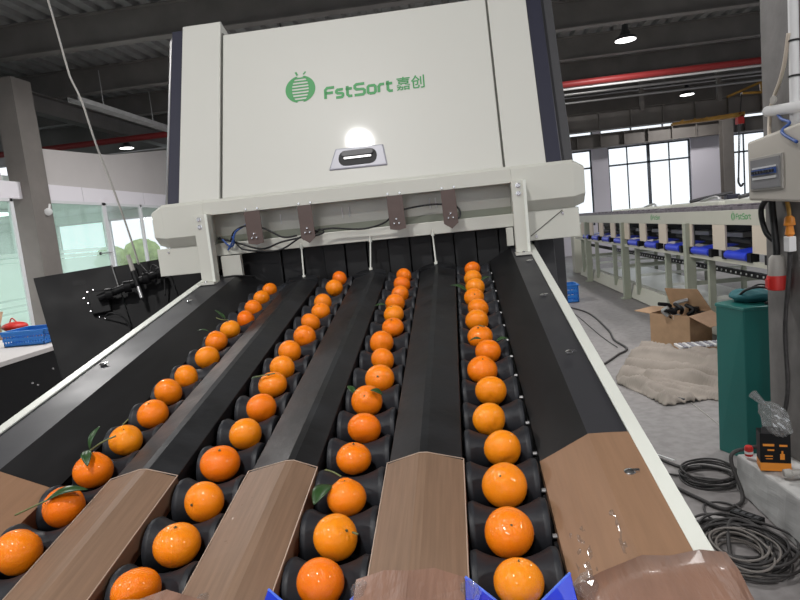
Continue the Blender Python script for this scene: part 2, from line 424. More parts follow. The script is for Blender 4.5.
# door handle on glass
hd = thing('door_handle', (-6.96, 11.15, 1.66), 'small dark lever handle on the frosted office glass', 'door handle')
h = MB(); h.lathe([(0, .03), (.02, .03), (.03, .02)], (-6.994, 11.15, 1.72), (1, 0, 0), 14); h.build('rose', M['charcoal'], hd)
h = MB(); h.tube([(-6.965, 11.15, 1.72), (-6.93, 11.15, 1.72), (-6.93, 11.45, 1.72)], .012, 8); h.build('lever', M['steel'], hd)
# office contents glimpsed
# outside ground, low trees beyond office window
g = MB(); g.box((-60, 22.5, -.35), (70, 90, -.3)); g.box((-60, -60, -.35), (70, -7.2, -.3)); g.box((-60, -7.2, -.35), (-16.2, 22.5, -.3)); g.box((-16.2, 17.9, -.35), (-7.3, 22.5, -.3)); g.box((15.3, -7.2, -.35), (70, 22.5, -.3)); struct(g.build('ground_outside', M['floorout'], origin=(0, 50, -.35)))
for i, (x, y, h) in enumerate([(-20.9, 38, 2.1), (-25.5, 42, 1.9), (-18.2, 41, 1.7)]):
    tt = thing('tree', (x, y, -.3), ['rounded light green tree outside the office window, middle one', 'light green tree outside the office window, left of the rounded one', 'low green tree outside the office window, right of the rounded one'][i], 'tree', 'trees outside the office')
    q = MB(); q.tube([(x, y, -.3), (x, y, h * .6)], .12, 8); q.build('trunk', M['card'], tt)
    q = MB(); R = []
    for a in range(9):
        ph = PI * a / 8; row = []
        for c in range(16):
            th = 2 * PI * c / 16; rr = 1.1 + .5 * noise.noise(Vector((math.cos(th) * 2, math.sin(th) * 2, a + i)))
            row.append((x + rr * math.sin(ph) * math.cos(th), y + rr * math.sin(ph) * math.sin(th), h - .6 + 1.1 * math.cos(ph)))
        R.append(row)
    q.grid(R, close_v=True); q.build('crown', M['foliage'], tt, smooth=True)

# columns
def hcol(name, x0, x1, y0, y1, z1, m, label, t=.025, web_along='y'):
    b = MB()
    b.box((x0, y0, 0), (x1, y0 + t, z1)); b.box((x0, y1 - t, 0), (x1, y1, z1)); b.box(((x0 + x1) / 2 - t / 2, y0 + t, 0), ((x0 + x1) / 2 + t / 2, y1 - t, z1))
    b.box((x0 - .08, y0 - .08, 0), (x1 + .08, y1 + .08, .02))
    return tag(b.build(name, m), label, 'steel column')
b = MB()
b.box((-7.16, 9.25, 0), (-6.82, 9.70, 4.62))
b.box((-7.2, 9.2, 0), (-6.78, 9.74, .03))
tag(b.build('steel_column', M['steelgrey']), 'grey steel column standing between the two glazed office panes at left', 'steel column')
hcol('steel_column', 8.78, 9.12, 21.2, 21.5, 5.0, M['steelgrey'], 'dark grey steel column against the far wall right of the tall window')
b = MB(); b.box((-7.06, 9.76, 0), (-6.95, 9.90, 4.2)); tag(b.build('steel_post', M['steelgrey'], bevel=.004), 'narrow grey post at the corner of the right glazed office pane', 'post')
t = thing('wall_camera', (-6.78, 9.66, 2.42), 'small white camera fixed to the grey column at left', 'camera')
b = MB(); b.lathe([(0, .03), (.03, .06), (.10, .06), (.11, .04)], (-6.82, 9.62, 2.5), (.5, -1, -.2), 14); b.build('camera_body', M['white'], t, smooth='auto')
b = MB(); b.tube([(-6.82, 9.62, 2.5), (-6.82, 9.66, 2.62)], .02, 8); b.build('bracket', M['white'], t)
# red sprinkler pipe with white pipe
def pipe(name, p0, p1, r, m, label, cat, n=12):
    b = MB(); b.tube([p0, p1], r, n); return tag(b.build(name, m, smooth='auto'), label, cat)
pipe('red_pipe', (-12, 14.75, 4.50), (14.9, 14.75, 4.50), .075, M['red'], 'long red sprinkler pipe crossing the hall under the roof', 'pipe')
pipe('white_pipe', (1.2, 14.80, 4.40), (14.9, 14.80, 4.40), .026, M['white'], 'thin white pipe running just below the red sprinkler pipe', 'pipe')
pipe('conduit', (1.2, 15.6, 4.42), (14.9, 15.6, 4.42), .03, M['steel'], 'thin grey conduit crossing between red pipe and crane girder, upper of two', 'conduit')
pipe('conduit', (1.2, 16.6, 4.38), (14.9, 16.6, 4.38), .03, M['steel'], 'thin grey conduit crossing between red pipe and crane girder, lower of two', 'conduit')
for i, x in enumerate([5.05, 7.0, 8.15]):
    b = MB(); b.box((x - .05, 17.0, 4.05), (x + .05, 17.1, 5.0)); b.box((x - .12, 16.95, 4.98), (x + .12, 17.15, 5.0))
    tag(b.build('hanger', M['steelgrey']), ['grey vertical roof hanger left of the far ceiling lamp', 'grey vertical roof hanger just beside the far ceiling lamp', 'grey vertical roof hanger right of the far ceiling lamp'][i], 'hanger')
# yellow crane trolley + hook
cr = thing('overhead_crane', (6.8, 17.2, 3.6), 'yellow crane arm with a red hoist and hook hanging before the far windows', 'crane')
b = MB(); b.hull8([Vector(p) for p in [(5.84, 17.1, 3.58), (7.65, 17.1, 3.60), (7.65, 17.3, 3.60), (5.84, 17.3, 3.58), (5.84, 17.1, 3.64), (7.65, 17.1, 3.72), (7.65, 17.3, 3.72), (5.84, 17.3, 3.64)]])
for k in range(6): b.tube([(5.95 + k * .3, 17.08, 3.60), (6.10 + k * .3, 17.08, 3.68)], .02, 6)
b.build('beam', M['yellow'], cr)
b = MB(); b.tube([(7.26, 17.2, 4.15), (8.12, 17.2, 4.43)], .035, 6); b.tube([(7.64, 17.2, 4.20), (8.14, 17.2, 4.17)], .035, 6); b.tube([(8.12, 17.2, 4.43), (8.14, 17.2, 4.17)], .05, 6); b.build('bracket', M['yellow'], cr)
b = MB(); b.tube([(7.6, 17.25, 3.7), (7.7, 17.35, 4.3)], .015, 6); b.build('suspension_rod', M['charcoal'], cr)
b = MB(); b.box((7.48, 17.1, 3.42), (7.64, 17.3, 3.72)); b.build('hoist', M['redplastic'], cr, bevel=.02)
b = MB(); b.tube([(7.53, 17.2, 3.45), (7.47, 17.2, 2.0)], .012, 6); b.tube([(7.57, 17.2, 3.45), (7.49, 17.2, 2.0)], .012, 6)
b.tube(smooth_path([(7.48, 17.2, 2.02), (7.48, 17.2, 1.9), (7.54, 17.2, 1.80), (7.60, 17.2, 1.87)]), .03, 8); b.build('hook_chain', M['charcoal'], cr)

# ceiling lamps
def lamp(x, y, z, label, power=0, r=.2):
    t = thing('ceiling_lamp', (x, y, z), label, 'ceiling lamp', 'high bay lamps')
    b = MB(); b.lathe([(0, r + .01), (.05, r + .01), (.09, r * .6), (.2, r * .35), (.3, r * .3)], (x, y, z), (0, 0, 1), 24); b.build('housing', M['charcoal'], t, smooth='auto')
    b = MB(); b.lathe([(-.005, r), (.004, r)], (x, y, z - .002), (0, 0, 1), 24); b.build('lamp_face', M['lamp'], t)
    b = MB(); b.tube([(x, y, z + .29), (x, y, z + .55)], .012, 6); b.build('cord', M['cable'], t)
    if power:
        L = bpy.data.lights.new('lamp_light', 'AREA'); L.shape = 'DISK'; L.size = .5 if r > .18 else .22; L.energy = power; L.color = (1, .98, .96)
        lo = bpy.data.objects.new('lamp_light', L); COL.objects.link(lo); lo.location = (x, y, z - .02); lo.parent = None
        LIGHTS.append(lo)
LIGHTS = []
LP = 300
lamp(3.65, 13.18, 4.92, 'round ceiling lamp glowing nearest to the upper right, under the roof deck', LP)
lamp(7.35, 20.2, 4.80, 'small round ceiling lamp glowing above the crane girder', LP * .6)
lamp(2.35, 18.2, 4.0 + .3, 'small bright ceiling lamp just right of the machine side panel', 0)
lamp(-10.0, 18.2, 4.90, 'small bright ceiling lamp seen left of the machine above the office', 0)
lamp(-.90, -.55, 4.92, 'round ceiling lamp above the operator, mirrored in the machine door', LP * .8, .17)
lamp(-5.0, -.5, 4.92, 'unseen round ceiling lamp, added for light, above the near left of the hall', LP)  # from here on the lamps are out of view, added to light the hall
lamp(4.6, -.5, 4.92, 'unseen round ceiling lamp, added for light, above the near right of the hall', LP)
lamp(-4.6, 6.0, 4.92, 'unseen round ceiling lamp, added for light, over the floor before the glazed office', LP)
lamp(4.8, 6.3, 4.92, 'unseen round ceiling lamp, added for light, above the long sorting line', LP)
lamp(-2.8, 10.8, 4.92, 'round lamp hidden behind the machine, added to brighten the left wall', LP * 1.6)  # hidden from the camera, added to brighten the left wall
lamp(-.5, -4.2, 4.92, 'unseen round ceiling lamp, added for light, by the front windows behind the operator', LP)
for (x, y, z, w_, e) in [(-11.0, 8.0, 2.9, 1.2, 900), (-11.0, 13.5, 2.9, 1.2, 700), (-11.0, 3.0, 2.9, 1.2, 700)]:  # unseen panels, added to brighten the frosted office glass from inside
    t = thing('added_office_panel', (x, y, z), 'square light panel added to brighten the glazed office, %s' % {8.0: 'middle one', 13.5: 'nearest the office window', 3.0: 'nearest the viewpoint'}[y], 'ceiling lamp', 'added office light panels')
    b = MB(); b.box((x - .62, y - .62, z), (x + .62, y + .62, z + .06)); b.build('panel_frame', M['whiteframe'], t)
    b = MB(); b.box((x - .58, y - .58, z - .006), (x + .58, y + .58, z)); b.build('diffuser', M['panelglow'], t)
    L = bpy.data.lights.new('added_panel_light', 'AREA'); L.size = w_; L.energy = e; lo = bpy.data.objects.new('added_panel_light', L); COL.objects.link(lo); lo.location = (x, y, z - .02)
lamp(0.2, 5.8, 4.92, 'unseen round ceiling lamp, added for light, directly behind the machine housing', LP)  # out of view, added as extra light for the hall

# ================================================================== CONVEYOR
conv = thing('roller_conveyor', K(-.33, 1.2, -.7), 'inclined four-lane roller conveyor with black lanes and cream rails carrying mandarins', 'conveyor')
V0, VE = .22, 2.03
LANES = [(-.700, -.593, -.6465), (-.484, -.361, -.4185), (-.255, -.140, -.196), (-.028, .089, .029)]
# under-tray
b = MB(); b.box((-.90, V0, -.16), (.235, VE + .1, -.13), K); b.build('under_tray', M['black'], conv)
# dividers
def divider(uL, uR, uM, v0, v1, up=0, ex=0.0, name='divider', m=None, par=None, t=.018):
    b = MB()
    poly = [(uL - ex, -.024 + up), (uL - ex, .002 + up), (uM - .006, .017 + up), (uM + .006, .017 + up), (uR + ex, .002 + up), (uR + ex, -.024 + up), (uR + ex - .003, -.024 + up), (uR + ex - .003, -.002 + up), (uM, .013 + up), (uL - ex + .003, -.002 + up), (uL - ex + .003, -.024 + up)]
    b.prism(poly, lambda a, c: K(a, v0, c), lambda a, c: K(a, v1, c))
    return b.build(name, m or M['divider'], par or conv, bevel=.0012)
DIV = [(-.593, -.484, -.536), (-.361, -.255, -.294), (-.140, -.028, -.086)]
for (a, c, mdd) in DIV:
    o = divider(a, c, mdd, V0, 1.90)
    # protective brown film folded over the near end
    b = MB(); e = .0025
    va, vb = .795, .797
    poly = [(a - e, -.027), (a - e, .002 + e), (mdd - .006, .017 + e), (mdd + .006, .017 + e), (c + e, .002 + e), (c + e, -.027)]
    rows = []
    for k in range(31):
        v = .18 + (vb - .18) * k / 30
        row = []
        for j, (pu, pw) in enumerate(poly):
            jit = .0006 * noise.noise(Vector((pu * 30, v * 25, pw * 40)))
            row.append(K(pu, v - (0.004 if j in (1, 4) and k == 30 else 0), pw + jit))
        rows.append(row)
    b.grid(rows); fo = b.build('protective_film', M['film'], o)
    s_ = fo.modifiers.new('thick', 'SOLIDIFY'); s_.thickness = .0008; s_.offset = 1
    for (pu, pw) in ((a - e, .002 + e), (c + e, .002 + e)):
        b = MB(); b.tube([K(pu, .20, pw + .001), K(pu, vb, pw + .001)], .0009, 5); b.build('film_edge', M['filmedge'], o)
    b = MB(); b.tube([K(a - e, vb, .002 + e + .001), K(mdd - .006, vb, .018 + e), K(mdd + .006, vb, .018 + e), K(c + e, vb, .002 + e + .001)], .0008, 5); b.build('film_edge', M['filmedge'], o)
    # rounded end flap of the black divider under the beam
    b = MB(); cu = (a + c) / 2
    pts = [(cu + (c - a) * .5 * math.cos(PI * k / 10), 1.90 + .055 * math.sin(PI * k / 10)) for k in range(11)]
    b.prism(pts, lambda p, q: K(p, q, .000), lambda p, q: K(p, q, .014)); b.build('end_flap', M['divider'], o)
# sides: inner slope + outer plate + rail
def side(uin, ucr, uout, urail, nm):
    sgn = 1 if uout > uin else -1
    b = MB(); b.prism([(uin, -.012), (ucr, .030), (ucr, .027), (uin, -.015)], lambda a, c: K(a, V0, c), lambda a, c: K(a, VE - .02, c)); b.build('inner_slope', M['slope'], conv)
    b = MB(); b.prism([(uin, -.012), (uin, -.12), (uin + sgn * .003, -.12), (uin + sgn * .003, -.012)], lambda a, c: K(a, V0, c), lambda a, c: K(a, VE - .02, c)); b.build('lane_wall', M['black'], conv)
    b = MB(); b.prism([(ucr, .030), (uout, .030), (uout, .026), (ucr, .026)], lambda a, c: K(a, V0, c), lambda a, c: K(a, VE - .02, c)); o = b.build('side_plate', M['blackgloss'], conv)
    b = MB(); b.prism([(uout, .034), (urail, .034), (urail, -.17), (urail - sgn * .004, -.17), (urail - sgn * .004, .030), (uout, .030)], lambda a, c: K(a, V0, c), lambda a, c: K(a, VE + .04, c)); r = b.build('side_rail', M['railwhite'], conv, bevel=.0015)
    return o
pr_ = side(.089, .160, .217, .2385, 'R'); pl_ = side(-.700, -.790, -.881, -.905, 'L')
def side_film(uin, ucr, uout, sgn, par):
    b = MB(); e = .0025; rows = []
    for k in range(25):
        v = .18 + (.80 - .18) * k / 24
        rows.append([K(uin, v, -.04), K(uin - sgn * e * .2, v, -.012 + e)] + [K(uin + (ucr - uin) * t, v, -.012 + .042 * t + e + .0008 * noise.noise(Vector((t * 5, v * 12, 0)))) for t in (.33, .66)] +
                    [K(ucr, v, .030 + e)] + [K(ucr + (uout - ucr) * t, v, .030 + e + .0006 * noise.noise(Vector((t * 4 + 9, v * 12, 0)))) for t in (.5, 1)])
    b.grid(rows); o = b.build('protective_film', M['filmside'], par)
    s_ = o.modifiers.new('thick', 'SOLIDIFY'); s_.thickness = .0008; s_.offset = 1
    return o
side_film(.089, .160, .217, 1, pr_); side_film(-.700, -.790, -.881, -1, pl_)
def gloss_patch(cu, cv, hu, hv, wf, par, seed):  # glossy wrinkled patch, added to catch highlights on the brown film
    b = MB(); rows = []
    for i in range(9):
        row = []
        for j in range(15):
            p, q = -1 + 2 * i / 8, -1 + 2 * j / 14
            sc = 1 + .25 * noise.noise(Vector((p * 2, q * 2, seed)))
            u, v = cu + p * hu * sc, cv + q * hv * sc
            row.append(K(u, v, wf(u) + .0018 + .0016 * noise.noise(Vector((u * 160, v * 90, seed)))))
        rows.append(row)
    b.grid(rows); b.build('gloss_patch', M['glossfilm'], par, smooth=True)
DD = [o for o in conv.children if o.name.startswith('divider')]
gloss_patch(-.338, .705, .010, .045, lambda u: .0185 - (-.294 - u) * .223, DD[1], 1)
gloss_patch(-.335, .600, .008, .03, lambda u: .0185 - (-.294 - u) * .223, DD[1], 4)
gloss_patch(.108, .585, .010, .045, lambda u: -.0105 + (u - .089) * .5915, pr_, 2)
gloss_patch(.150, .60, .003, .04, lambda u: -.0105 + (u - .089) * .5915, pr_, 6)
# screws on the side plates
for (u, v, par) in [(.198, 1.80, pr_), (.190, 1.46, pr_), (.188, 1.10, pr_), (.192, .70, pr_), (-.855, 1.235, pl_), (-.845, 1.70, pl_), (-.86, .80, pl_)]:
    b = MB(); b.lathe([(0, .0075), (.002, .0075), (.004, .004)], K(u, v, .0325), DW, 12); b.box((u, v - .0025, .034), (u + .012, v + .0025, .0365), K); b.build('screw', M['chrome'], par, smooth='auto')
# rollers
def roller_mesh():
    b = MB(); L = .0535; prof = [(-L, .018), (-L, .036), (-L + .002, .0395), (-L + .008, .0408)]
    for k in range(13):
        t = -1 + 2 * k / 12; x = t * (L - .010)
        prof.append((x, .0275 + .0125 * abs(t) ** 1.9))
    prof += [(L - .008, .0408), (L - .002, .0395), (L, .036), (L, .018)]
    b.lathe(prof, (0, 0, 0), (1, 0, 0), 28); b.lathe([(-L - .006, .006), (L + .006, .006)], (0, 0, 0), (1, 0, 0), 8)
    bmesh.ops.recalc_face_normals(b.bm, faces=b.bm.faces[:])
    me = bpy.data.meshes.new('roller'); b.bm.to_mesh(me); b.bm.free(); me.materials.append(M['rubber'])
    for p in me.polygons: p.use_smooth = True
    me.set_sharp_from_angle(angle=math.radians(40)); return me
RM = roller_mesh()
PITCH = .0955
for li, (a, c, cen) in enumerate(LANES):
    # chain bed under each lane
    b = MB(); b.box((a - .005, V0, -.115), (c + .008, VE, -.100), K)
    bed = b.build('lane_bed', M['void'], conv)
    for k in range(17):
        v = .412 + PITCH * k
        o = bpy.data.objects.new('roller', RM); COL.objects.link(o); o.parent = conv
        o.location = K((a + c) / 2 - .001, v - .013, -.038) - WORLD_LOC[conv]; o.rotation_euler = (SL + random.uniform(-.1, .1), 0, 0)
    # chain side plates with bright pins on the right edge of each lane
    b = MB(); b.box((c - .002, V0, -.075), (c + .003, VE - .05, -.028), K)
    for k in range(34):
        v = .40 + PITCH * k / 2
        b.lathe([(-.0035, .008), (0, .008)], K(c - .003, v, -.03), (1, 0, 0), 8)
    b.build('chain', M['black'], conv)
for k in range(16):
    b = MB(); b.lathe([(-.006, .0032), (0, .0032)], K(.0885, .46 + PITCH * k + .0, -.022), (1, 0, 0), 8); b.build('chain_pin', M['steel'], conv, smooth='auto')
# blue entry guides: V plates at the near ends of the lanes
for li, (a, c, cen) in enumerate(LANES):
    vg = (.47, .48, .532, .540)[li]
    for sg in (-1, 1):
        ue = a - .001 if sg < 0 else c - .002
        um = cen + sg * .012
        b = MB()
        b.prism([(ue, .012), (um, -.014), (um, -.0175), (ue, .0085)], lambda p, q: K(p, .19, q), lambda p, q: K(p, vg + (.010 if abs(p - ue) < 1e-6 else -.016), q))
        b.build('entry_guide', M['blue'], conv, bevel=.001)
        b = MB(); b.tube([K(ue, vg + .011, .0115), K(um, vg - .014, -.0145)], .0016, 6); b.build('guide_edge', M['bluehi'], conv)
# near glossy wrapped ends of the dividers
def wrapcap(a, c, mdd, v1, up, ex, seed):
    b = MB(); rows = []
    poly = [(a - ex, -.03), (a - ex, .004), (a + (mdd - a) * .5, .013), (mdd, .020), (mdd + (c - mdd) * .5, .013), (c + ex, .004), (c + ex, -.03)]
    for k in range(24):
        v = .17 + (v1 - .17) * k / 23
        row = []
        for j, (pu, pw) in enumerate(poly):
            nz = noise.noise(Vector((pu * 90 + seed, v * 22, j * 1.7))) * .0030
            vv = v + (noise.noise(Vector((j * 1.7, seed, 3))) * .012 if k == 23 else 0)
            row.append(K(pu + nz, vv, pw + up + nz))
        rows.append(row)
    b.grid(rows); o = b.build('film_wrap', M['filmwrap'], conv)
    s_ = o.modifiers.new('thick', 'SOLIDIFY'); s_.thickness = .0012
for i, (a, c, mdd) in enumerate([(-.593, -.484, -.536), (-.435, -.300, -.372), (-.150, -.034, -.092)]): wrapcap(a, c, mdd, (.48, .530, .552)[i], .006, .004, i * 3.1)
b = MB(); rows = []
for k in range(14):
    v = .17 + (.542 - .17) * k / 13
    rows.append([K(u + noise.noise(Vector((u * 40, v * 40, 5))) * .003, v + (noise.noise(Vector((u * 30, 1, 1))) * .008 if k == 13 else 0), w + noise.noise(Vector((u * 40, v * 30, 1))) * .0025) for u, w in ((.083, -.03), (.083, .0), (.12, .018), (.160, .038), (.19, .039), (.22, .041), (.245, .041), (.250, .03), (.252, -.05))])
b.grid(rows); o = b.build('film_wrap', M['filmwrap'], conv, smooth=True); s_ = o.modifiers.new('thick', 'SOLIDIFY'); s_.thickness = .0012
b = MB(); rows = []
for k in range(14):
    v = .17 + (.50 - .17) * k / 13
    rows.append([K(u, v, w + noise.noise(Vector((u * 40, v * 30, 1))) * .0025) for u, w in ((-.694, -.03), (-.694, .0), (-.74, .014), (-.79, .037), (-.85, .038), (-.91, .040), (-.915, -.05))])
b.grid(rows); o = b.build('film_wrap', M['filmwrap'], conv, smooth=True); s_ = o.modifiers.new('thick', 'SOLIDIFY'); s_.thickness = .0012
# scrunched clear tape bits
for (u, v, w, s) in [(-.024, .532, .012, .010), (.100, .530, .010, .014), (-.148, .535, .012, .010), (-.33, .530, .012, .009)]:
    b = MB(); R = []
    for a in range(7):
        ph = PI * a / 6; row = []
        for c in range(10):
            th = 2 * PI * c / 10; rr = s * (1 + .5 * noise.noise(Vector((a * 1.3 + u * 50, c * 1.7, v * 9))))
            row.append(K(u + rr * math.sin(ph) * math.cos(th), v + rr * 1.2 * math.sin(ph) * math.sin(th), w + rr * .7 * math.cos(ph)))
        R.append(row)
    b.grid(R, close_v=True); b.build('clear_tape', M['wrap'], conv)
# floor frame
for (u, v) in [(-.88, .35), (.21, .35), (-.88, 1.85), (.21, 1.85)]:
    p = K(u, v, -.16); b = MB(); b.box((p.x - .03, p.y - .03, .01), (p.x + .03, p.y + .03, p.z + .02)); b.box((p.x - .05, p.y - .05, 0), (p.x + .05, p.y + .05, .012)); b.build('leg', M['cream'], conv)
for u in (-.88, .21):
    pa, pb = K(u, .35, 0), K(u, 1.85, 0); b = MB(); b.box((pa.x - .02, pa.y, .30), (pa.x + .02, pb.y, .36)); b.build('frame_rail', M['cream'], conv)

# ================================================================== MACHINE HOUSING
mach = thing('sorting_machine', (-.33, 2.6, 0), 'large cream fruit sorting machine housing with green logo on its leaning front door', 'sorting machine')
B = math.radians(20); SB, CB = math.sin(B), math.cos(B)
def F(x, s, t): return Vector((x, 2.03 + s * SB - t * CB, 1.803 + s * CB + t * SB))   # t = out of the face
# hood with chamfered ends
def hood_section(mb, x0, x1):
    P = [(2.0, 1.690), (2.0, 1.797), (2.012, 1.806), (2.16, 1.806), (2.16, 1.655), (2.035, 1.655)]
    mb.prism(P, lambda y, z: Vector((x0, y, z)), lambda y, z: Vector((x1, y, z)))
P = [(2.0, 1.690), (2.0, 1.797), (2.012, 1.806), (2.16, 1.806), (2.16, 1.655), (2.035, 1.655)]
for (xa, xb, tip) in [(-.862, -1.010, -1.052), (.176, .372, .408)]:
    b = MB(); A = [Vector((xa, y, z)) for y, z in P]; Bm = [Vector((xb, y, z)) for y, z in P]
    Tp = [Vector((tip, y, z)) for y, z in [(2.008, 1.698), (2.008, 1.778), (2.018, 1.784), (2.15, 1.784), (2.15, 1.668), (2.04, 1.668)]]
    V = b.grid([A, Bm, Tp], close_v=True); b.bm.faces.new(V[0]); b.bm.faces.new(V[-1][::-1])
    b.build('hood_end', M['cream'], mach, bevel=.0015)
b = MB(); b.prism([(2.0, 1.753), (2.0, 1.797), (2.012, 1.806), (2.16, 1.806), (2.16, 1.79), (2.03, 1.79), (2.006, 1.753)], lambda y, z: Vector((-.862, y, z)), lambda y, z: Vector((.176, y, z))); b.build('hood_lip', M['cream'], mach, bevel=.001)
b = MB(); b.box((-.862, 2.085, 1.680), (.176, 2.10, 1.80)); b.build('recess_panel', M['cream'], mach)
b = MB(); b.box((-.862, 2.085, 1.652), (.176, 2.14, 1.680)); b.build('painted_gap_shade', M['sortergreen'], mach)  # solid strip, the shade of the gap is put into its olive colour
b = MB(); b.box((-.885, 2.055, 1.612), (.215, 2.14, 1.655)); b.build('cross_beam', M['cream'], mach, bevel=.002)
# stiffener highlights on recess panel, put in as white rods
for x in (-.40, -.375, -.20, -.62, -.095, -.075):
    b = MB(); b.tube([(x, 2.083, 1.700), (x, 2.083, 1.735)], .0028, 6); b.build('highlight_rod', M['white'], mach)
# posts
for (xa, xb, sg) in [(-.886, -.835, -1), (.172, .217, 1)]:
    b = MB(); b.box((xa, 1.966, 1.530), (xb, 1.9995, 1.757)); p = b.build('post', M['cream'], mach, bevel=.0015)
    b = MB(); b.box((xb - .009, 1.960, 1.530), (xb, 1.966, 1.757)); b.build('post_flange', M['railwhite'], p)
    for z in (1.741, 1.716):
        b = MB(); b.lathe([(0, .0085), (.002, .0085), (.0025, .0055), (.006, .0055)], (xa + .02, 1.966, z), (0, -1, 0), 6); b.build('bolt', M['chrome'], p, smooth='auto')
    b = MB(); b.box((xa - .004, 1.935, 1.522), (xb + .004, 1.9995, 1.530)); b.build('foot_plate', M['cream'], p)
    b = MB(); b.lathe([(0, .006), (.004, .005)], (xa + .022, 1.948, 1.530), (0, 0, 1), 10); b.build('bolt', M['chrome'], p)
# boxes beside the posts
for (xa, xb, diag) in [(-1.062, -.887, False), (.218, .388, True)]:
    b = MB(); b.box((xa, 2.03, 1.560), (xb, 2.30, 1.656)); p = b.build('junction_box', M['cream'], mach, bevel=.002)
    if diag:
        b = MB(); b.tube([(.228, 2.029, 1.575), (.335, 2.029, 1.650)], .0015, 6); b.build('fold_line', M['seam'], p)
        for (x, z) in [(.335, 1.640), (.246, 1.573)]:
            b = MB(); b.lathe([(0, .006), (.004, .004)], (x, 2.03, z), (0, -1, 0), 10); b.build('bolt', M['chrome'], p, smooth='auto')
    else:
        b = MB(); b.lathe([(0, .004), (.004, .003)], (-1.02, 2.03, 1.642), (0, -1, 0), 10); b.build('bolt', M['chrome'], p)
b = MB(); b.box((-.835, 2.03, 1.535), (-.765, 2.05, 1.61)); b.build('inner_bracket', M['cream'], mach, bevel=.001)
b = MB(); b.box((.150, 2.03, 1.55), (.172, 2.05, 1.61)); b.build('inner_bracket', M['cream'], mach, bevel=.001)
# black rubber curtain strips and dark tunnel
for k in range(14):
    x0 = -.87 + k * .077; b = MB(); yy = 2.112 + .01 * math.sin(k * 2.1)
    b.box((x0, yy, 1.40), (x0 + .072, yy + .003, 1.615)); b.build('curtain_strip', M['void'], mach)
b = MB(); b.box((-.96, 2.33, 1.0), (.29, 2.34, 1.66)); b.build('tunnel_back', M['void'], mach)
b = MB(); b.box((-.92, 2.05, 1.3), (-.905, 2.33, 1.56)); b.box((.241, 2.05, 1.3), (.256, 2.33, 1.56)); b.build('tunnel_side', M['void'], mach)
# brown film brackets
for i, (x0, x1, sh) in enumerate([(-.716, -.662, 0), (-.532, -.484, 1), (-.231, -.178, 0), (-.053, -.006, 1)]):
    b = MB(); zt, zb = 1.752, 1.640
    pl = [(x0, zt), (x1, zt), (x1 + .002, zb + .004), ((x0 + x1) / 2 + .004, zb - (.014 if sh else .002)), (x0 + .002, zb + .004)]
    b.prism(pl, lambda x, z: Vector((x, 1.988, z)), lambda x, z: Vector((x, 1.992, z))); p = b.build('sensor_bracket', M['brownbr'], mach)
    b = MB(); b.box((x0 + .004, 1.992, zt - .004), (x1 - .004, 2.001, zt)); b.build('bracket_tab', M['brownbr'], p)
    for (dx, dz) in [(.018, .022), (.034, .022), (.026, .036)]:
        b = MB(); b.lathe([(0, .0055), (.003, .0045), (.006, .002)], (x0 + dx, 1.988, zb + dz), (0, -1, 0), 10); b.build('bolt', M['chrome'], p, smooth='auto')
    for dx in (.004, .044):
        b = MB(); b.lathe([(0, .004), (.003, .003)], (x0 + dx, 1.9995, 1.760), (0, -1, 0), 8); b.build('bolt', M['chrome'], p)
# wiring in the recess
for path, m in [([(-.84, 2.04, 1.672), (-.78, 2.03, 1.655), (-.74, 2.02, 1.625), (-.62, 2.01, 1.612), (-.52, 2.0, 1.655), (-.44, 2.02, 1.668), (-.33, 2.03, 1.655), (-.25, 2.02, 1.668), (-.20, 2.0, 1.70), (-.10, 2.03, 1.712), (-.03, 2.0, 1.705)], 'cable'),
                ([(-.83, 2.03, 1.675), (-.76, 2.03, 1.648), (-.68, 2.02, 1.622), (-.60, 2.01, 1.64), (-.50, 2.02, 1.652), (-.47, 2.01, 1.668), (-.46, 2.01, 1.655), (-.53, 2.01, 1.640)], 'cable'),
                ([(-.79, 2.03, 1.66), (-.77, 2.02, 1.69), (-.72, 2.0, 1.705), (-.66, 2.01, 1.690), (-.60, 2.01, 1.655), (-.55, 2.01, 1.655)], 'cable'),
                ([(-.80, 2.02, 1.63), (-.775, 2.01, 1.66), (-.76, 2.01, 1.69), (-.71, 2.005, 1.712)], 'bluecable'),
                ([(-.82, 2.03, 1.668), (-.79, 2.02, 1.64), (-.775, 2.02, 1.655), (-.78, 2.02, 1.675)], 'bluecable'),
                ([(-.03, 2.02, 1.71), (.0, 2.0, 1.69), (.004, 1.995, 1.665), (-.01, 1.99, 1.655)], 'cable'),
                ([(-.83, 2.0, 1.538), (-.79, 1.97, 1.541), (-.76, 1.97, 1.541), (-.72, 2.02, 1.53)], 'cable')]:
    b = MB(); b.tube(smooth_path(path, 8), .0032, 8); b.build('wire', M[m], mach, smooth=True)
# hanging rods
for (x0, x1, zb) in [(-.549, -.540, 1.512), (-.307, -.309, 1.516), (-.094, -.090, 1.515)]:
    b = MB(); b.tube([(x0, 2.045, 1.628), (x0, 2.045, 1.612), (x1, 2.0, zb + .012), (x1, 2.0, zb)], .0026, 8); b.lathe([(0, .006), (.008, .006)], (x1, 2.0, zb), (0, 0, 1), 8); b.lathe([(-.004, .006), (.006, .006)], (x0, 2.045, 1.612), (0, 0, 1), 8)
    b.build('hanging_rod', M['railwhite'], mach, smooth='auto')
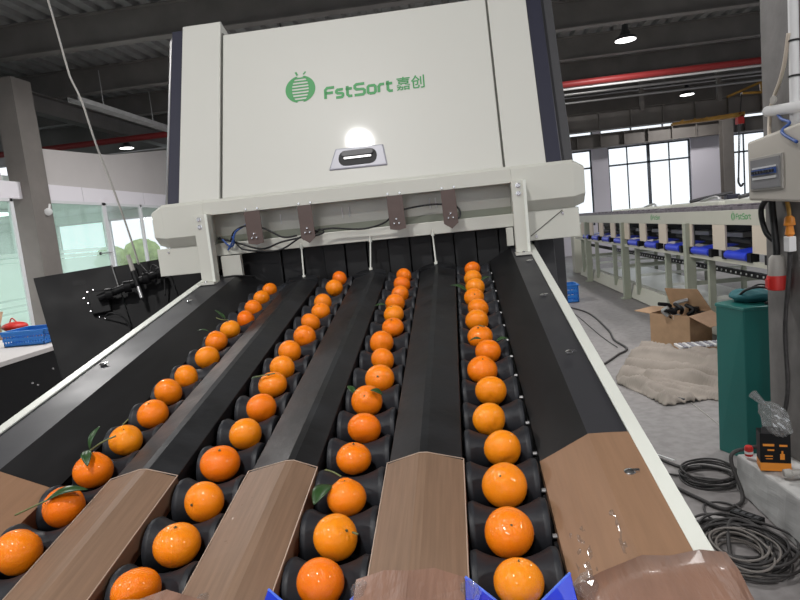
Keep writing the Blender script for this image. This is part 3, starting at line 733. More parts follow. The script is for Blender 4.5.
# leaning front
def fbox(x0, x1, s0, s1, t0, t1, nm, m, par=mach, bevel=.002):
    b = MB(); b.box((x0, s0, t0), (x1, s1, t1), lambda a, c, d_: F(a, c, d_)); return b.build(nm, m, par, bevel=bevel)
fbox(-.955, -.808, 0, .700, -.10, .008, 'front_post', M['door'])
fbox(.163, .293, 0, .715, -.10, .008, 'front_post', M['door'])
door = fbox(-.802, .157, .004, .648, -.04, .0, 'door', M['door'], bevel=.003)
fbox(-.806, -.803, .0, .66, -.05, -.004, 'door_seam', M['seam'], door, 0); fbox(.158, .162, .0, .66, -.05, -.004, 'door_seam', M['seam'], door, 0)
fbox(-.80, .16, .650, .664, -.30, -.02, 'top_flange', M['charcoal'])
b = MB(); b.tube([F(-.80, .001, .003), F(.293, .001, .003)], .0012, 6); b.build('bottom_seam', M['seam'], mach)
# side covers
fbox(-1.002, -.957, -.01, .695, -.30, -.004, 'side_cover', M['navy']); 
b = MB(); b.tube([F(-1.012, -.01, -.02), F(-1.012, .66, -.02), F(-1.000, .69, -.02)], .006, 8); b.build('side_strip', M['steel'], mach, smooth=True)
fbox(.295, .345, 0, .72, -.10, -.004, 'side_cover', M['navy'])
fbox(.338, .392, 0, .72, -.35, -.06, 'side_cover', M['charcoal'])
# main body behind
b = MB(); b.hull8([Vector(p) for p in [(-.98, 2.17, 1.30), (.33, 2.17, 1.30), (.33, 3.9, 1.30), (-.98, 3.9, 1.30), (-.98, 2.42, 2.42), (.33, 2.42, 2.42), (.33, 3.9, 2.42), (-.98, 3.9, 2.42)]]); b.build('body', M['charcoal'], mach, bevel=.004)
b = MB(); b.box((-1.0, 2.34, .10), (.385, 3.9, 1.56)); b.build('lower_body', M['charcoal'], mach, bevel=.004)
b = MB(); b.box((-1.01, 2.32, 1.15), (-.93, 3.4, 1.556)); b.build('side_skirt', M['black'], mach)
for (x, y) in [(-.93, 2.42), (.32, 2.42), (-.93, 3.8), (.32, 3.8)]:
    b = MB(); b.box((x - .04, y - .04, 0), (x + .04, y + .04, .11)); b.build('foot', M['steel'], mach)

# logo ----------------------------------------------------------------
def stroke(mb, pts, w, T, t0=.0004, t1=.0012):
    pts = [Vector((p[0], p[1], 0)) for p in pts]
    L, R = [], []
    n = len(pts)
    for i, p in enumerate(pts):
        d0 = (pts[i] - pts[i - 1]).normalized() if i else None
        d1 = (pts[i + 1] - pts[i]).normalized() if i < n - 1 else None
        if d0 is None: d0 = d1
        if d1 is None: d1 = d0
        n0 = Vector((-d0.y, d0.x, 0)); n1 = Vector((-d1.y, d1.x, 0)); m = (n0 + n1).normalized()
        k = w / 2 / max(.4, m.dot(n0))
        L.append(p + m * k); R.append(p - m * k)
    for i in range(n - 1):
        q = [L[i], L[i + 1], R[i + 1], R[i]]
        mb.hull8([T(a.x, a.y, t0) for a in q] + [T(a.x, a.y, t1) for a in q])
GLY = {'F': ([[(0, 0), (0, .82), (.18, 1), (.85, 1)], [(.0, .52), (.72, .52)]], 1.0),
       's': ([[(.68, .72), (.16, .72), (.05, .62), (.05, .48), (.16, .39), (.55, .36), (.66, .28), (.66, .12), (.55, 0), (0, 0)]], .95),
       't': ([[(.15, .95), (.15, .15), (.30, 0), (.60, 0)], [(-.02, .70), (.58, .70)]], .80),
       'S': ([[(.98, 1), (.22, 1), (.06, .88), (.06, .66), (.2, .53), (.82, .50), (.96, .38), (.96, .14), (.82, 0), (0, 0)]], 1.25),
       'o': ([[(.16, 0), (.04, .12), (.04, .60), (.16, .72), (.62, .72), (.74, .60), (.74, .12), (.62, 0), (.16, 0)]], 1.02),
       'r': ([[(.04, 0), (.04, .55), (.20, .72), (.56, .72)]], .74)}
def write_word(T, word, x, s, h, w, par, name, m, sx=1.0):
    b = MB()
    for ch in word:
        for pl in GLY[ch][0]: stroke(b, [(x + p[0] * h * sx, s + p[1] * h) for p in pl], w, T)
        x += GLY[ch][1] * h * sx
    b.build(name, m, par); return x
def logo_mark(T, cx, cs, r, par, m, slices=8):
    # round fruit: left and right crescents, horizontal slices, two leaves
    b = MB()
    for sg in (-1, 1):
        ro, ri = [], []
        for k in range(19):
            a = math.radians(-74 + 148 * k / 18)
            ro.append((cx + sg * r * 1.0 * math.cos(a), cs + r * .98 * math.sin(a)))
            ri.append((cx + sg * r * .56 * math.cos(a), cs + r * .95 * math.sin(a)))
        for k in range(18):
            q = [ro[k], ro[k + 1], ri[k + 1], ri[k]]
            b.hull8([T(p[0], p[1], .0004) for p in q] + [T(p[0], p[1], .0012) for p in q])
    for k in range(slices):
        yy = -.80 + 1.6 * k / (slices - 1); hw = .56 * math.sqrt(max(.05, 1 - (yy / .97) ** 2)) + .02
        stroke(b, [(cx - hw * r, cs + yy * r), (cx + hw * r, cs + yy * r)], r * .10, T)
    b.build('logo_fruit', m, par)
    b = MB(); stroke(b, [(cx - .30 * r, cs + 1.28 * r), (cx - .18 * r, cs + 1.02 * r)], r * .13, T); stroke(b, [(cx + .38 * r, cs + 1.24 * r), (cx + .22 * r, cs + 1.05 * r)], r * .09, T)
    b.build('logo_leaf', m, par)
logo_mark(lambda a, c, d_: F(a, c, d_), -.515, .384, .054, door, M['green'], 8)
xe = write_word(lambda a, c, d_: F(a, c, d_), 'FstSort', -.4255, .333, .0415, .0100, door, 'logo_lettering', M['green'], .90)
def text_mesh(body, size, T, par, name, m, sx=1):
    cu = bpy.data.curves.new('t', 'FONT'); cu.body = body; cu.size = size; cu.fill_mode = 'FRONT'; cu.offset = size * .012
    ob = bpy.data.objects.new('t', cu); COL.objects.link(ob)
    bpy.context.view_layer.update()
    me = bpy.data.meshes.new_from_object(ob.evaluated_get(bpy.context.evaluated_depsgraph_get()))
    bpy.data.objects.remove(ob)
    for v in me.vertices: v.co = T(v.co.x * sx, v.co.y) - WORLD_LOC[par]
    me.materials.clear(); me.materials.append(m)
    o = bpy.data.objects.new(name, me); COL.objects.link(o); o.parent = par
    return o
text_mesh('嘉创', .054, lambda x, y: F(-.176 + x, .334 + y, .0012), door, 'logo_characters', M['green'], .95)

# handle
b = MB(); b.hull8([F(-.424, .060, .0), F(-.221, .057, .0), F(-.232, .137, .0), F(-.399, .139, .0), F(-.421, .063, .005), F(-.224, .060, .005), F(-.235, .134, .005), F(-.396, .136, .005)])
hp = b.build('handle', M['lilac'], door, bevel=.003)
def slot(cx, cs, hw, hh, t0, t1, nm, m, par, ch=.35):
    r = hh * ch * 2; pl = []
    for (sx, sy, a0) in [(1, 1, 0), (-1, 1, 90), (-1, -1, 180), (1, -1, 270)]:
        for k in range(5):
            a = math.radians(a0 + 90 * k / 4); pl.append((cx + sx * (hw - r) + r * math.cos(a), cs + sy * (hh - r) + r * math.sin(a)))
    b = MB(); b.prism(pl, lambda p, q: F(p, q, t0), lambda p, q: F(p, q, t1)); return b.build(nm, m, par, bevel=.001)
slot(-.322, .098, .066, .028, .0045, .0062, 'recess', M['void'], hp, .45)
slot(-.322, .112, .054, .010, .006, .013, 'grip', M['charcoal'], hp, .4)
slot(-.322, .0965, .048, .0045, .006, .010, 'grip_bar', M['steel'], hp, .4)

# ================================================================== MANDARINS
def mandarin_mesh(seed, flat, segs=(30, 20)):
    b = MB(); R = []; n, m_ = segs; rnd = random.Random(seed); ph0 = rnd.uniform(0, 6); neck = rnd.choice([0, 0, .10, .05])
    for a in range(1, m_):
        th = PI * a / m_; row = []
        for c in range(n):
            ps = 2 * PI * c / n
            r = 1 - .07 * math.exp(-(th / .20) ** 2) - .05 * math.exp(-((PI - th) / .22) ** 2) + neck * math.exp(-((th - .22) / .2) ** 2)
            r *= 1 + .012 * math.sin(2 * ps + ph0) + .010 * math.cos(3 * ps - ph0) * math.sin(th)
            if th < .6: r *= 1 + .012 * math.sin(9 * ps) * math.sin(th / .6 * PI)
            row.append((r * math.sin(th) * math.cos(ps), r * math.sin(th) * math.sin(ps), r * flat * math.cos(th)))
        R.append(row)
    V = b.grid(R, close_v=True)
    t = b.bm.verts.new((0, 0, flat * .92)); u = b.bm.verts.new((0, 0, -flat * .94))
    for c in range(n):
        b.bm.faces.new((t, V[0][c], V[0][(c + 1) % n])); b.bm.faces.new((u, V[-1][(c + 1) % n], V[-1][c]))
    bmesh.ops.recalc_face_normals(b.bm, faces=b.bm.faces[:])
    me = bpy.data.meshes.new('mandarin'); b.bm.to_mesh(me); b.bm.free(); me.materials.append(M['peel'])
    for p in me.polygons: p.use_smooth = True
    return me
PROTO = [mandarin_mesh(s, fl) for s, fl in [(1, .88), (2, .92), (3, .86), (4, .95), (5, .90)]]
def calyx_mesh():
    b = MB(); pl = []
    for k in range(10):
        r = .10 if k % 2 == 0 else .05; pl.append((r * math.cos(PI * k / 5), r * math.sin(PI * k / 5)))
    b.prism(pl, lambda x, y: Vector((x, y, 0)), lambda x, y: Vector((x * .6, y * .6, .03))); b.lathe([(0, .03), (.06, .028)], (0, 0, .02), (0, 0, 1), 8)
    bmesh.ops.recalc_face_normals(b.bm, faces=b.bm.faces[:])
    me = bpy.data.meshes.new('calyx'); b.bm.to_mesh(me); b.bm.free(); me.materials.append(M['calyx']); return me
CALYX = calyx_mesh()
def leaf_obj(parent, base, tip, width, m=None, bend=.15, nrm=DW):
    base, tip = Vector(base), Vector(tip); d = tip - base; L = d.length; dn = d.normalized(); sd = dn.cross(nrm).normalized(); up = sd.cross(dn)
    b = MB(); rows = []
    for k in range(11):
        t = k / 10; w = width * math.sin(PI * min(1, t * .97 + .015)) ** .8 * (1 - .25 * t)
        c = base + d * t + up * (bend * L * math.sin(PI * t))
        rows.append([c + sd * w * j + up * (abs(j) * w * .35) for j in (-.5, -.25, 0, .25, .5)])
    b.grid(rows); o = b.build('leaf', M['leaf'], parent, smooth=True)
    s_ = o.modifiers.new('thick', 'SOLIDIFY'); s_.thickness = .0006
LN = ['leftmost lane', 'second lane from the left', 'third lane from the left', 'rightmost lane']
ORD = ['first', 'second', 'third', 'fourth', 'fifth', 'sixth', 'seventh', 'eighth', 'ninth', 'tenth', 'eleventh', 'twelfth', 'thirteenth', 'fourteenth', 'fifteenth']
# (u, v, diameter, tilt of the stem end (du, dv, dw) or None, leaves [((base),(tip),width)], stem [(pts)])
FR = {
 3: [(.030, .556, .056, (.1, .3, 1)), (.027, .639, .062, (.12, -.55, .85)), (.030, .736, .064, (-.2, -.45, .9)), (.035, .831, .058, None), (.020, .924, .057, None),
     (.030, 1.028, .058, None), (.019, 1.123, .061, (.1, -.2, 1)), (.036, 1.213, .055, None), (.023, 1.303, .058, (-.1, -.2, 1)), (.021, 1.411, .058, None),
     (.028, 1.501, .056, None), (.021, 1.596, .055, (.1, -.8, .7)), (.028, 1.689, .056, None), (.025, 1.784, .055, None), (.027, 1.890, .052, None)],
 2: [(-.200, .567, .057, None), (-.196, .645, .060, (.7, -.3, .6)), (-.195, .727, .057, (.0, .2, 1)), (-.200, .828, .057, (.1, .2, 1)), (-.195, .921, .058, None),
     (-.204, 1.023, .060, (0, -.7, .8)), (-.190, 1.117, .060, (0, -.8, .6)), (-.194, 1.214, .054, None), (-.207, 1.315, .057, None), (-.189, 1.411, .055, (0, -.2, 1)),
     (-.195, 1.511, .054, (-.2, 0, 1)), (-.200, 1.605, .057, None), (-.192, 1.686, .055, None), (-.194, 1.789, .054, None), (-.195, 1.885, .052, None)],
 1: [(-.430, .565, .058, None), (-.413, .644, .062, (.1, .1, 1)), (-.412, .736, .060, (-.3, -.8, .4)), (-.425, .837, .064, (.2, -.1, 1)), (-.412, .928, .058, None),
     (-.412, 1.025, .058, None), (-.419, 1.127, .060, (-.1, -.2, 1)), (-.421, 1.213, .056, None), (-.428, 1.306, .056, None), (-.413, 1.400, .058, None),
     (-.421, 1.504, .055, None), (-.411, 1.591, .054, (0, -.3, 1)), (-.422, 1.675, .053, None), (-.414, 1.820, .055, None), (-.415, 1.925, .052, None)],
 0: [(-.645, .644, .063, None), (-.640, .742, .062, (-.5, -.5, .6)), (-.650, .839, .064, (0, .4, 1)), (-.643, .935, .059, (.2, -.2, 1)), (-.638, 1.032, .060, (0, -.2, 1)),
     (-.652, 1.131, .058, None), (-.643, 1.204, .054, None), (-.635, 1.310, .058, None), (-.653, 1.417, .058, (-.2, 0, 1)), (-.646, 1.503, .054, (-.1, 0, 1)),
     (-.628, 1.578, .052, None), (-.636, 1.677, .054, None), (-.641, 1.776, .053, None), (-.639, 1.861, .051, None)]}
# leaves: lane, index -> list of (base offset, tip offset, width) in u,v,w metres from the fruit centre
LV = {(0, 1): [((-.008, -.020, .026), (.044, .004, .026), .022)],
      (0, 2): [((-.004, .012, .034), (.010, .035, .064), .016), ((-.004, .006, .036), (.016, -.030, .028), .018)],
      (0, 8): [((-.02, .012, .026), (-.05, .012, .03), .008)], (0, 9): [((-.02, .015, .03), (-.045, .03, .05), .008), ((-.01, .005, .03), (-.03, .02, .045), .008)],
      (2, 2): [((-.024, .016, .012), (-.040, -.028, .012), .028)],
      (2, 5): [((-.022, .01, .01), (-.040, .030, .02), .014), ((.012, -.012, .028), (.034, -.016, .018), .016)],
      (2, 10): [((-.016, .01, .022), (-.050, .006, .026), .018)],
      (3, 7): [((-.012, .012, .026), (-.038, .018, .020), .014), ((.02, .012, .018), (.046, .016, .020), .016)],
      (3, 11): [((-.018, .012, .016), (-.062, .040, .028), .020)],
      (3, 12): [((.018, .016, .014), (.050, .028, .018), .016)],
      (1, 6): [((-.016, -.012, .024), (-.036, -.02, .026), .007)]}
STM = {(0, 1): [(-.006, -.020, .027), (-.028, -.030, .022), (-.052, -.034, .014)], (0, 2): [(-.004, .010, .032), (.014, .022, .040), (.034, .034, .044)],
       (2, 2): [(-.006, .012, .028), (-.022, .028, .026), (-.036, .040, .022)], (1, 6): [(.014, -.010, .030), (-.01, -.016, .030), (-.034, -.014, .026)],
       (2, 1): [(.026, -.010, .014), (.034, -.016, .016)], (0, 9): [(0, 0, .028), (-.012, -.012, .034), (-.03, -.004, .038)], (0, 3): [(0, .002, .03), (.008, .012, .036)],
       (3, 8): [(0, 0, .028), (.012, -.016, .030)]}
rnd = random.Random(11)
for li in range(4):
    for k, (u, v, dia, tilt) in enumerate(FR[li]):
        v -= .004
        me = PROTO[rnd.randrange(5)]
        extra = ''
        if (li, k) in LV: extra = ' with a leaf'
        elif (li, k) in STM: extra = ' with a stem'
        o = bpy.data.objects.new('mandarin', me); COL.objects.link(o)
        loc = K(u, v, 0.0); o.location = loc
        if tilt is None:
            a = rnd.uniform(0, 6.28); q = rnd.uniform(.5, 1.3); tilt = (math.cos(a) * q, .55 + abs(math.sin(a)) * q, rnd.uniform(-.2, .8))
        dirw = (Vector((tilt[0], 0, 0)) + DV * tilt[1] + DW * tilt[2]).normalized()
        o.rotation_mode = 'QUATERNION'; o.rotation_quaternion = dirw.to_track_quat('Z', 'Y')
        o.scale = (dia / 2,) * 3
        where = '%s mandarin%s from the near end, in the %s' % (ORD[k], extra, LN[li])
        tag(o, where, 'mandarin', 'mandarins on the rollers')
        c = bpy.data.objects.new('calyx', CALYX); COL.objects.link(c); c.parent = o; c.location = (0, 0, .835)
        WORLD_LOC[o] = loc
        inv = Matrix.LocRotScale(loc, o.rotation_quaternion, o.scale).inverted()
        for (bo, tp, wd) in LV.get((li, k), []):
            n0 = len(bpy.data.objects)
            g = MB(); P0 = K(u + bo[0], v + bo[1], bo[2]); P1 = K(u + tp[0], v + tp[1], tp[2])
            dd = P1 - P0; L = dd.length; dn = dd.normalized(); sd = dn.cross(DW)
            sd = sd.normalized() if sd.length > .2 else Vector((1, 0, 0)); up = sd.cross(dn)
            rows = []
            for q in range(13):
                t = q / 12; w = wd * math.sin(PI * min(1, t * .97 + .015)) ** .8 * (1 - .2 * t)
                cpt = P0 + dd * t + up * (.12 * L * math.sin(PI * t))
                rows.append([inv @ (cpt + sd * w * j + up * (abs(j) * w * .3)) for j in (-.5, -.25, 0, .25, .5)])
            g.grid(rows); lo = g.build('leaf', M['leaf'], None, smooth=True, origin=(0, 0, 0)); lo.parent = o
            s_ = lo.modifiers.new('thick', 'SOLIDIFY'); s_.thickness = .02
        if (li, k) in STM:
            g = MB(); g.tube([inv @ K(u + p[0], v + p[1], p[2]) for p in smooth_path(STM[(li, k)], 5)], .045, 7)
            so = g.build('stem', M['stem'], None, smooth=True, origin=(0, 0, 0)); so.parent = o

# ================================================================== LEFT: black panels, arm, bench
mon = thing('panel_stand', (-1.75, 2.75, 0), 'black stand carrying two leaning black panels and a bolted tube arm left of the conveyor', 'stand')
PA = Vector((-1.977, 2.60, 1.586)); PB_ = Vector((-1.479, 2.90, 1.623)); PC = Vector((-1.862, 2.50, 1.255))
ex = (PB_ - PA).normalized(); en = ex.cross(PC - PA).normalized()
if en.y > 0: en = -en
dn_ = (PC - PA).normalized()
def G(a, s, t): return PA + ex * a + dn_ * s + en * t
LX = (PB_ - PA).length
def gslab(a0, a1, s0, s1, t0, t1, nm, m, par, bevel=.003):
    b = MB(); b.hull8([G(a0, s0, t0), G(a1, s0, t0), G(a1, s1, t0), G(a0, s1, t0), G(a0, s0, t1), G(a1, s0, t1), G(a1, s1, t1), G(a0, s1, t1)]); return b.build(nm, m, par, bevel=bevel)
p1 = gslab(0, .3385, 0, .75, -.02, 0, 'large_panel', M['black'], mon)
gslab(LX - .012, LX + .20, .05, .65, -.045, -.032, 'rear_panel', M['black'], mon)
p2 = gslab(.339, LX, .006, .65, -.03, -.01, 'small_panel', M['black'], mon)
b = MB(); b.tube([G(.335, .0, .0), G(.335, .15, .0)], .0025, 6); b.build('edge_strip', M['steel'], mon)
gslab(.150, .205, .050, .072, .0003, .0010, 'faint_sticker', M['slope'], p1, 0)
mp = gslab(.195, .275, .13, .24, 0, .03, 'mount_plate', M['black'], mon)
for (a, s) in [(.178, .145), (.20, .118), (.225, .112), (.19, .175), (.19, .215), (.215, .25), (.275, .21), (.24, .265)]:
    b = MB(); b.lathe([(0, .0045), (.005, .0035)], G(a, s, .002), en, 10); b.build('bolt', M['chrome'], mp, smooth='auto')
b = MB(); b.tube([G(.235, .18, .06), G(.37, .15, .07), G(.53, .11, .07)], .018, 12); b.build('arm_tube', M['black'], mon, smooth='auto')
for a, s in [(.285, .170), (.37, .15), (.46, .125), (.53, .11)]:
    b = MB(); b.lathe([(-.016, .028), (.016, .028)], G(a, s, .065), ex, 14); b.build('clamp', M['black'], mon, smooth='auto', bevel=.002)
for (s0, s1, r, nm, mm_) in [(.0, .085, .010, 'steel_pin', 'greyplastic'), (.085, .165, .014, 'pin_socket', 'black'), (.165, .225, .009, 'steel_pin', 'steel')]:
    b = MB(); b.lathe([(s0, r), (s1, r)], G(.415, .0, .08), dn_, 14); b.build(nm, M[mm_], mon, smooth='auto')
b = MB(); b.tube(smooth_path([G(.45, .03, .05), G(.48, .10, .06), G(.51, .06, .06), G(.54, .12, .06), G(.52, .22, .04)]), .004, 6); b.build('wire', M['cable'], mon, smooth=True); b = MB(); b.tube(smooth_path([G(.24, .26, .02), G(.27, .26, .06), G(.32, .30, .05), G(.33, .36, .02)]), .004, 6); b.build('wire', M['cable'], mon, smooth=True)
b = MB(); b.tube([(-1.66, 2.86, 0), (-1.66, 2.86, 1.2)], .03, 12); b.box((-1.85, 2.65, 0), (-1.45, 3.05, .02)); b.build('pole', M['black'], mon, smooth='auto')
b = MB(); b.tube(smooth_path([(-2.05, 2.6, 5.49), (-1.87, 2.6, 4.0), (-1.72, 2.6, 2.97), (-1.683, 2.6, 2.774), (-1.645, 2.6, 2.485), (-1.634, 2.6, 2.43), (-1.603, 2.6, 2.335), (-1.569, 2.6, 2.15), (-1.529, 2.6, 1.986), (-1.482, 2.6, 1.758), (-1.456, 2.6, 1.60)], 6), .0042, 6)
tag(b.build('hanging_cable', M['greyplastic'], smooth=True), 'thin pale cable hanging from the roof down to the black stand at left', 'cable')
desk = thing('workbench', (-4.2, 4.2, 0), 'black workbench with a pale top at far left, behind the conveyor', 'workbench')
b = MB(); b.box((-4.9, 3.0, .86), (-3.74, 5.72, .90)); b.build('worktop', M['greywall'], desk, bevel=.003)
b = MB(); b.box((-4.88, 3.02, 0.0), (-3.75, 5.70, .86)); cb = b.build('cabinet', M['black'], desk, bevel=.003)
for (y, z) in [(4.70, .643), (4.98, .70), (4.76, .61)]:
    b = MB(); b.lathe([(0, .011), (.008, .008)], (-3.75, y, z), (1, 0, 0), 10); b.build('screw', M['chrome'], cb)
bk = thing('blue_basket', (-4.13, 5.35, .90), 'low bright blue plastic basket on the pale bench top at far left', 'basket')
b = MB(); bx0, bx1, by0, by1, bz = -4.34, -3.93, 5.17, 5.52, .90
for k in range(3): b.box((bx0 - .004 * k, by0 - .004 * k, bz + .05 * k), (bx1 + .004 * k, by0 + .01, bz + .05 * k + .03)); b.box((bx1 - .01, by0, bz + .05 * k), (bx1 + .004 * k, by1, bz + .05 * k + .03)); b.box((bx0, by1 - .01, bz + .05 * k), (bx1, by1, bz + .05 * k + .03)); b.box((bx0 - .004 * k, by0, bz + .05 * k), (bx0 + .01, by1, bz + .05 * k + .03))
for k in range(15): x = bx0 + (bx1 - bx0 - .01) * k / 14; b.box((x, by0 + .001, bz), (x + .012, by0 + .009, bz + .13)); b.box((x, by1 - .009, bz), (x + .012, by1 - .001, bz + .13))
for k in range(10): y = by0 + (by1 - by0 - .01) * k / 9; b.box((bx1 - .009, y, bz), (bx1 - .001, y + .012, bz + .13))
b.box((bx0, by0, bz), (bx1, by1, bz + .008)); b.build('lattice_wall', M['bin'], bk)
b = MB(); b.box((bx0 - .02, by0 - .02, bz + .125), (bx1 + .02, by0 + .005, bz + .145)); b.box((bx0 - .02, by1 - .005, bz + .125), (bx1 + .02, by1 + .02, bz + .145)); b.box((bx0 - .02, by0, bz + .125), (bx0 + .005, by1, bz + .145)); b.box((bx1 - .005, by0, bz + .125), (bx1 + .02, by1, bz + .145)); b.build('rim', M['bin'], bk)
# cartons behind the basket
def carton(x0, x1, y0, y1, z0, h, label, name='carton', m='card', flaps=True):
    t = thing(name, ((x0 + x1) / 2, (y0 + y1) / 2, z0), label, 'box')
    b = MB(); w = .006
    b.box((x0, y0, z0), (x1, y1, z0 + w)); b.box((x0, y0, z0), (x1, y0 + w, z0 + h)); b.box((x0, y1 - w, z0), (x1, y1, z0 + h)); b.box((x0, y0, z0), (x0 + w, y1, z0 + h)); b.box((x1 - w, y0, z0), (x1, y1, z0 + h))
    b.build('carton_body', M[m], t)
    if flaps:
        b = MB(); b.hull8([Vector(p) for p in [(x0, y1, z0 + h), (x1, y1, z0 + h), (x1, y1 + .004, z0 + h), (x0, y1 + .004, z0 + h), (x0, y1 + .07, z0 + h + .14), (x1, y1 + .07, z0 + h + .14), (x1, y1 + .074, z0 + h + .14), (x0, y1 + .074, z0 + h + .14)]]); b.build('flap', M['cardin'], t)
    return t
sh = thing('storage_rack', (-5.9, 6.3, 0), 'low dark rack of parts boxes behind the blue basket', 'rack')
b = MB(); b.box((-6.4, 5.6, .62), (-5.2, 7.4, .65)); b.build('shelf_board', M['charcoal'], sh)
for (x, y) in [(-6.38, 5.62), (-5.24, 5.62), (-6.38, 7.36), (-5.24, 7.36)]:
    b = MB(); b.box((x, y, 0), (x + .04, y + .04, .62)); b.build('upright', M['charcoal'], sh)
carton(-6.0, -5.45, 6.0, 6.5, .65, .34, 'open brown carton on the dark rack behind the blue basket')
carton(-5.75, -5.3, 6.6, 7.0, .65, .20, 'low brown carton on the dark rack, just right of the taller one', flaps=False)
t = thing('red_bag', (-5.55, 6.75, .852), 'small crumpled red bag lying on the low brown carton', 'bag')
b = MB(); R = []
for a in range(9):
    R.append([(-5.52 + (.16 + .03 * noise.noise(Vector((a, c, 1)))) * math.sin(PI * a / 8) * math.cos(2 * PI * c / 12), 6.8 + .12 * math.sin(PI * a / 8) * math.sin(2 * PI * c / 12), .915 + .06 * math.cos(PI * a / 8)) for c in range(12)])
b.grid(R, close_v=True); b.build('bag_body', M['redplastic'], t, smooth=True)
b = MB(); b.tube(smooth_path([(-5.58, 6.8, .96), (-5.54, 6.8, 1.02), (-5.48, 6.8, .96)]), .008, 6); b.build('strap', M['redplastic'], t)
for i, (x, y, z, lab) in enumerate([(-4.62, 4.75, .90, 'grey metal clamp lying on the bench top left of the blue basket'), (-4.1, 4.45, .90, 'grey metal clamp lying on the bench top in front of the blue basket')]):
    t = thing('clamp', (x, y, z), lab, 'clamp')
    b = MB(); b.tube(smooth_path([(x - .09, y, z + .02), (x - .06, y + .03, z + .06), (x, y, z + .03), (x + .07, y + .02, z + .02)]), .016, 8); b.build('frame', M['greyplastic'], t, smooth=True)
    b = MB(); b.lathe([(0, .02), (.05, .02)], (x + .03, y - .04, z + .02), (1, 0, 0), 10); b.build('screw_head', M['steel'], t)

# ================================================================== RIGHT: long sorting line
srt = thing('sorting_line', (3.9, 9.5, 0), 'long cream sorting line with blue rollers and many legs running toward the far windows', 'sorting line')
SX = 2.8
b = MB(); b.box((SX, 5.0, 1.318), (SX + .03, 15.3, 1.470)); b.build('fascia', M['sorter'], srt, bevel=.003)
b = MB(); b.box((SX + .02, 5.0, 1.470), (SX + .30, 15.3, 1.505)); b.build('upper_track', M['darkstrip'], srt)
b = MB(); b.box((SX + .30, 5.0, 1.40), (SX + 1.8, 15.3, 1.47)); b.build('deck', M['sorter'], srt)
for k in range(34):
    y = 5.1 + .3 * k; b = MB(); b.box((SX + .05, y, 1.505), (SX + .27, y + .18, 1.522)); b.build('carrier', M['darkstrip'], srt)
for k in range(11):
    y = 5.10 + .93 * k
    b = MB(); b.box((SX, y - .16, 1.045), (SX + .02, y + .16, 1.318)); b.build('partition', M['chute'], srt)
    yb = y + .465 if k < 10 else None
    if yb:
        b = MB(); b.lathe([(-.245, .040), (-.24, .048), (.24, .048), (.245, .040)], (SX + .0, yb, 1.005), (0, 1, 0), 16); b.build('blue_roller', M['blue'], srt, smooth='auto')
        b = MB(); b.box((SX - .03, yb - .33, .955), (SX + .05, yb - .25, 1.045)); b.build('roller_bracket', M['black'], srt)
        b = MB(); b.box((SX - .03, yb + .25, .955), (SX + .05, yb + .33, 1.045)); b.build('roller_bracket', M['black'], srt)
        b = MB(); b.hull8([Vector(p) for p in [(SX + .06, yb - .24, 1.03), (SX + .3, yb - .24, 1.06), (SX + .3, yb + .24, 1.06), (SX + .06, yb + .24, 1.03), (SX + .06, yb - .24, 1.04), (SX + .3, yb - .24, 1.07), (SX + .3, yb + .24, 1.07), (SX + .06, yb + .24, 1.04)]]); b.build('outlet_belt', M['blue'], srt)
for k in range(10):
    yb = 5.565 + .93 * k
    b = MB(); b.box((SX + .34, yb - .26, 1.14), (SX + .50, yb + .20, 1.19)); b.build('inner_guide', M['steel'], srt)
    b = MB(); b.tube([(SX + .45, yb - .26, 1.08), (SX + .45, yb + .26, 1.10)], .03, 8); b.build('inner_pulley', M['charcoal'], srt, smooth='auto')
b = MB(); b.box((SX + .55, 5.0, .98), (SX + .57, 15.3, 1.39)); b.build('inner_screen', M['void'], srt)
b = MB(); b.box((SX - .01, 5.0, .915), (SX + .05, 15.3, .960)); b.build('outlet_rail', M['sorter'], srt, bevel=.002)
b = MB(); b.box((SX + .22, 5.0, .735), (SX + .27, 15.3, .79)); b.build('chain_guide', M['black'], srt)
for k in range(60):
    b = MB(); b.lathe([(0, .012), (.008, .012)], (SX + .22, 5.2 + .125 * k, .765), (-1, 0, 0), 8); b.build('chain_link', M['white'], srt)
for k, y in enumerate([4.9, 7.85, 10.85, 13.9]):
    b = MB(); b.box((SX - .05, y - .05, 0.02), (SX - .0305, y + .05, 1.33)); b.box((SX - .03, y - .049, .0205), (SX + .0, y - .04, 1.33)); b.box((SX + .0005, y - .05, .0205), (SX + .06, y - .04, 1.33)); b.box((SX - .09, y - .09, 0), (SX + .05, y + .09, .02)); b.build('leg', M['sortergreen'], srt)
    b = MB(); b.box((SX, y - .02, .55), (SX + 1.75, y + .02, .60)); b.build('cross_bar', M['sortergreen'], srt)
for k in range(7):
    y = 5.9 + 1.5 * k
    b = MB(); b.box((SX + .05, y - .03, .12), (SX + .12, y + .03, .92)); b.build('strut', M['sortergreen'], srt)
    b = MB(); b.box((SX + .10, y - .02, .42), (SX + 1.75, y + .02, .46)); b.build('cross_bar', M['railwhite'], srt)
    b = MB(); b.box((SX + 1.72, y - .03, .02), (SX + 1.79, y + .03, 1.40)); b.build('leg', M['sortergreen'], srt)
b = MB(); b.hull8([Vector(p) for p in [(SX + .06, 5.0, .02), (SX + .16, 5.0, .02), (SX + .16, 15.3, .02), (SX + .06, 15.3, .02), (SX + .12, 5.0, .24), (SX + .16, 5.0, .24), (SX + .16, 15.3, .24), (SX + .12, 15.3, .24)]]); b.build('base_plate', M['sorter'], srt)
b = MB(); b.box((SX + .5, 5.0, .02), (SX + 1.5, 15.3, .12)); b.build('drip_tray', M['railwhite'], srt)
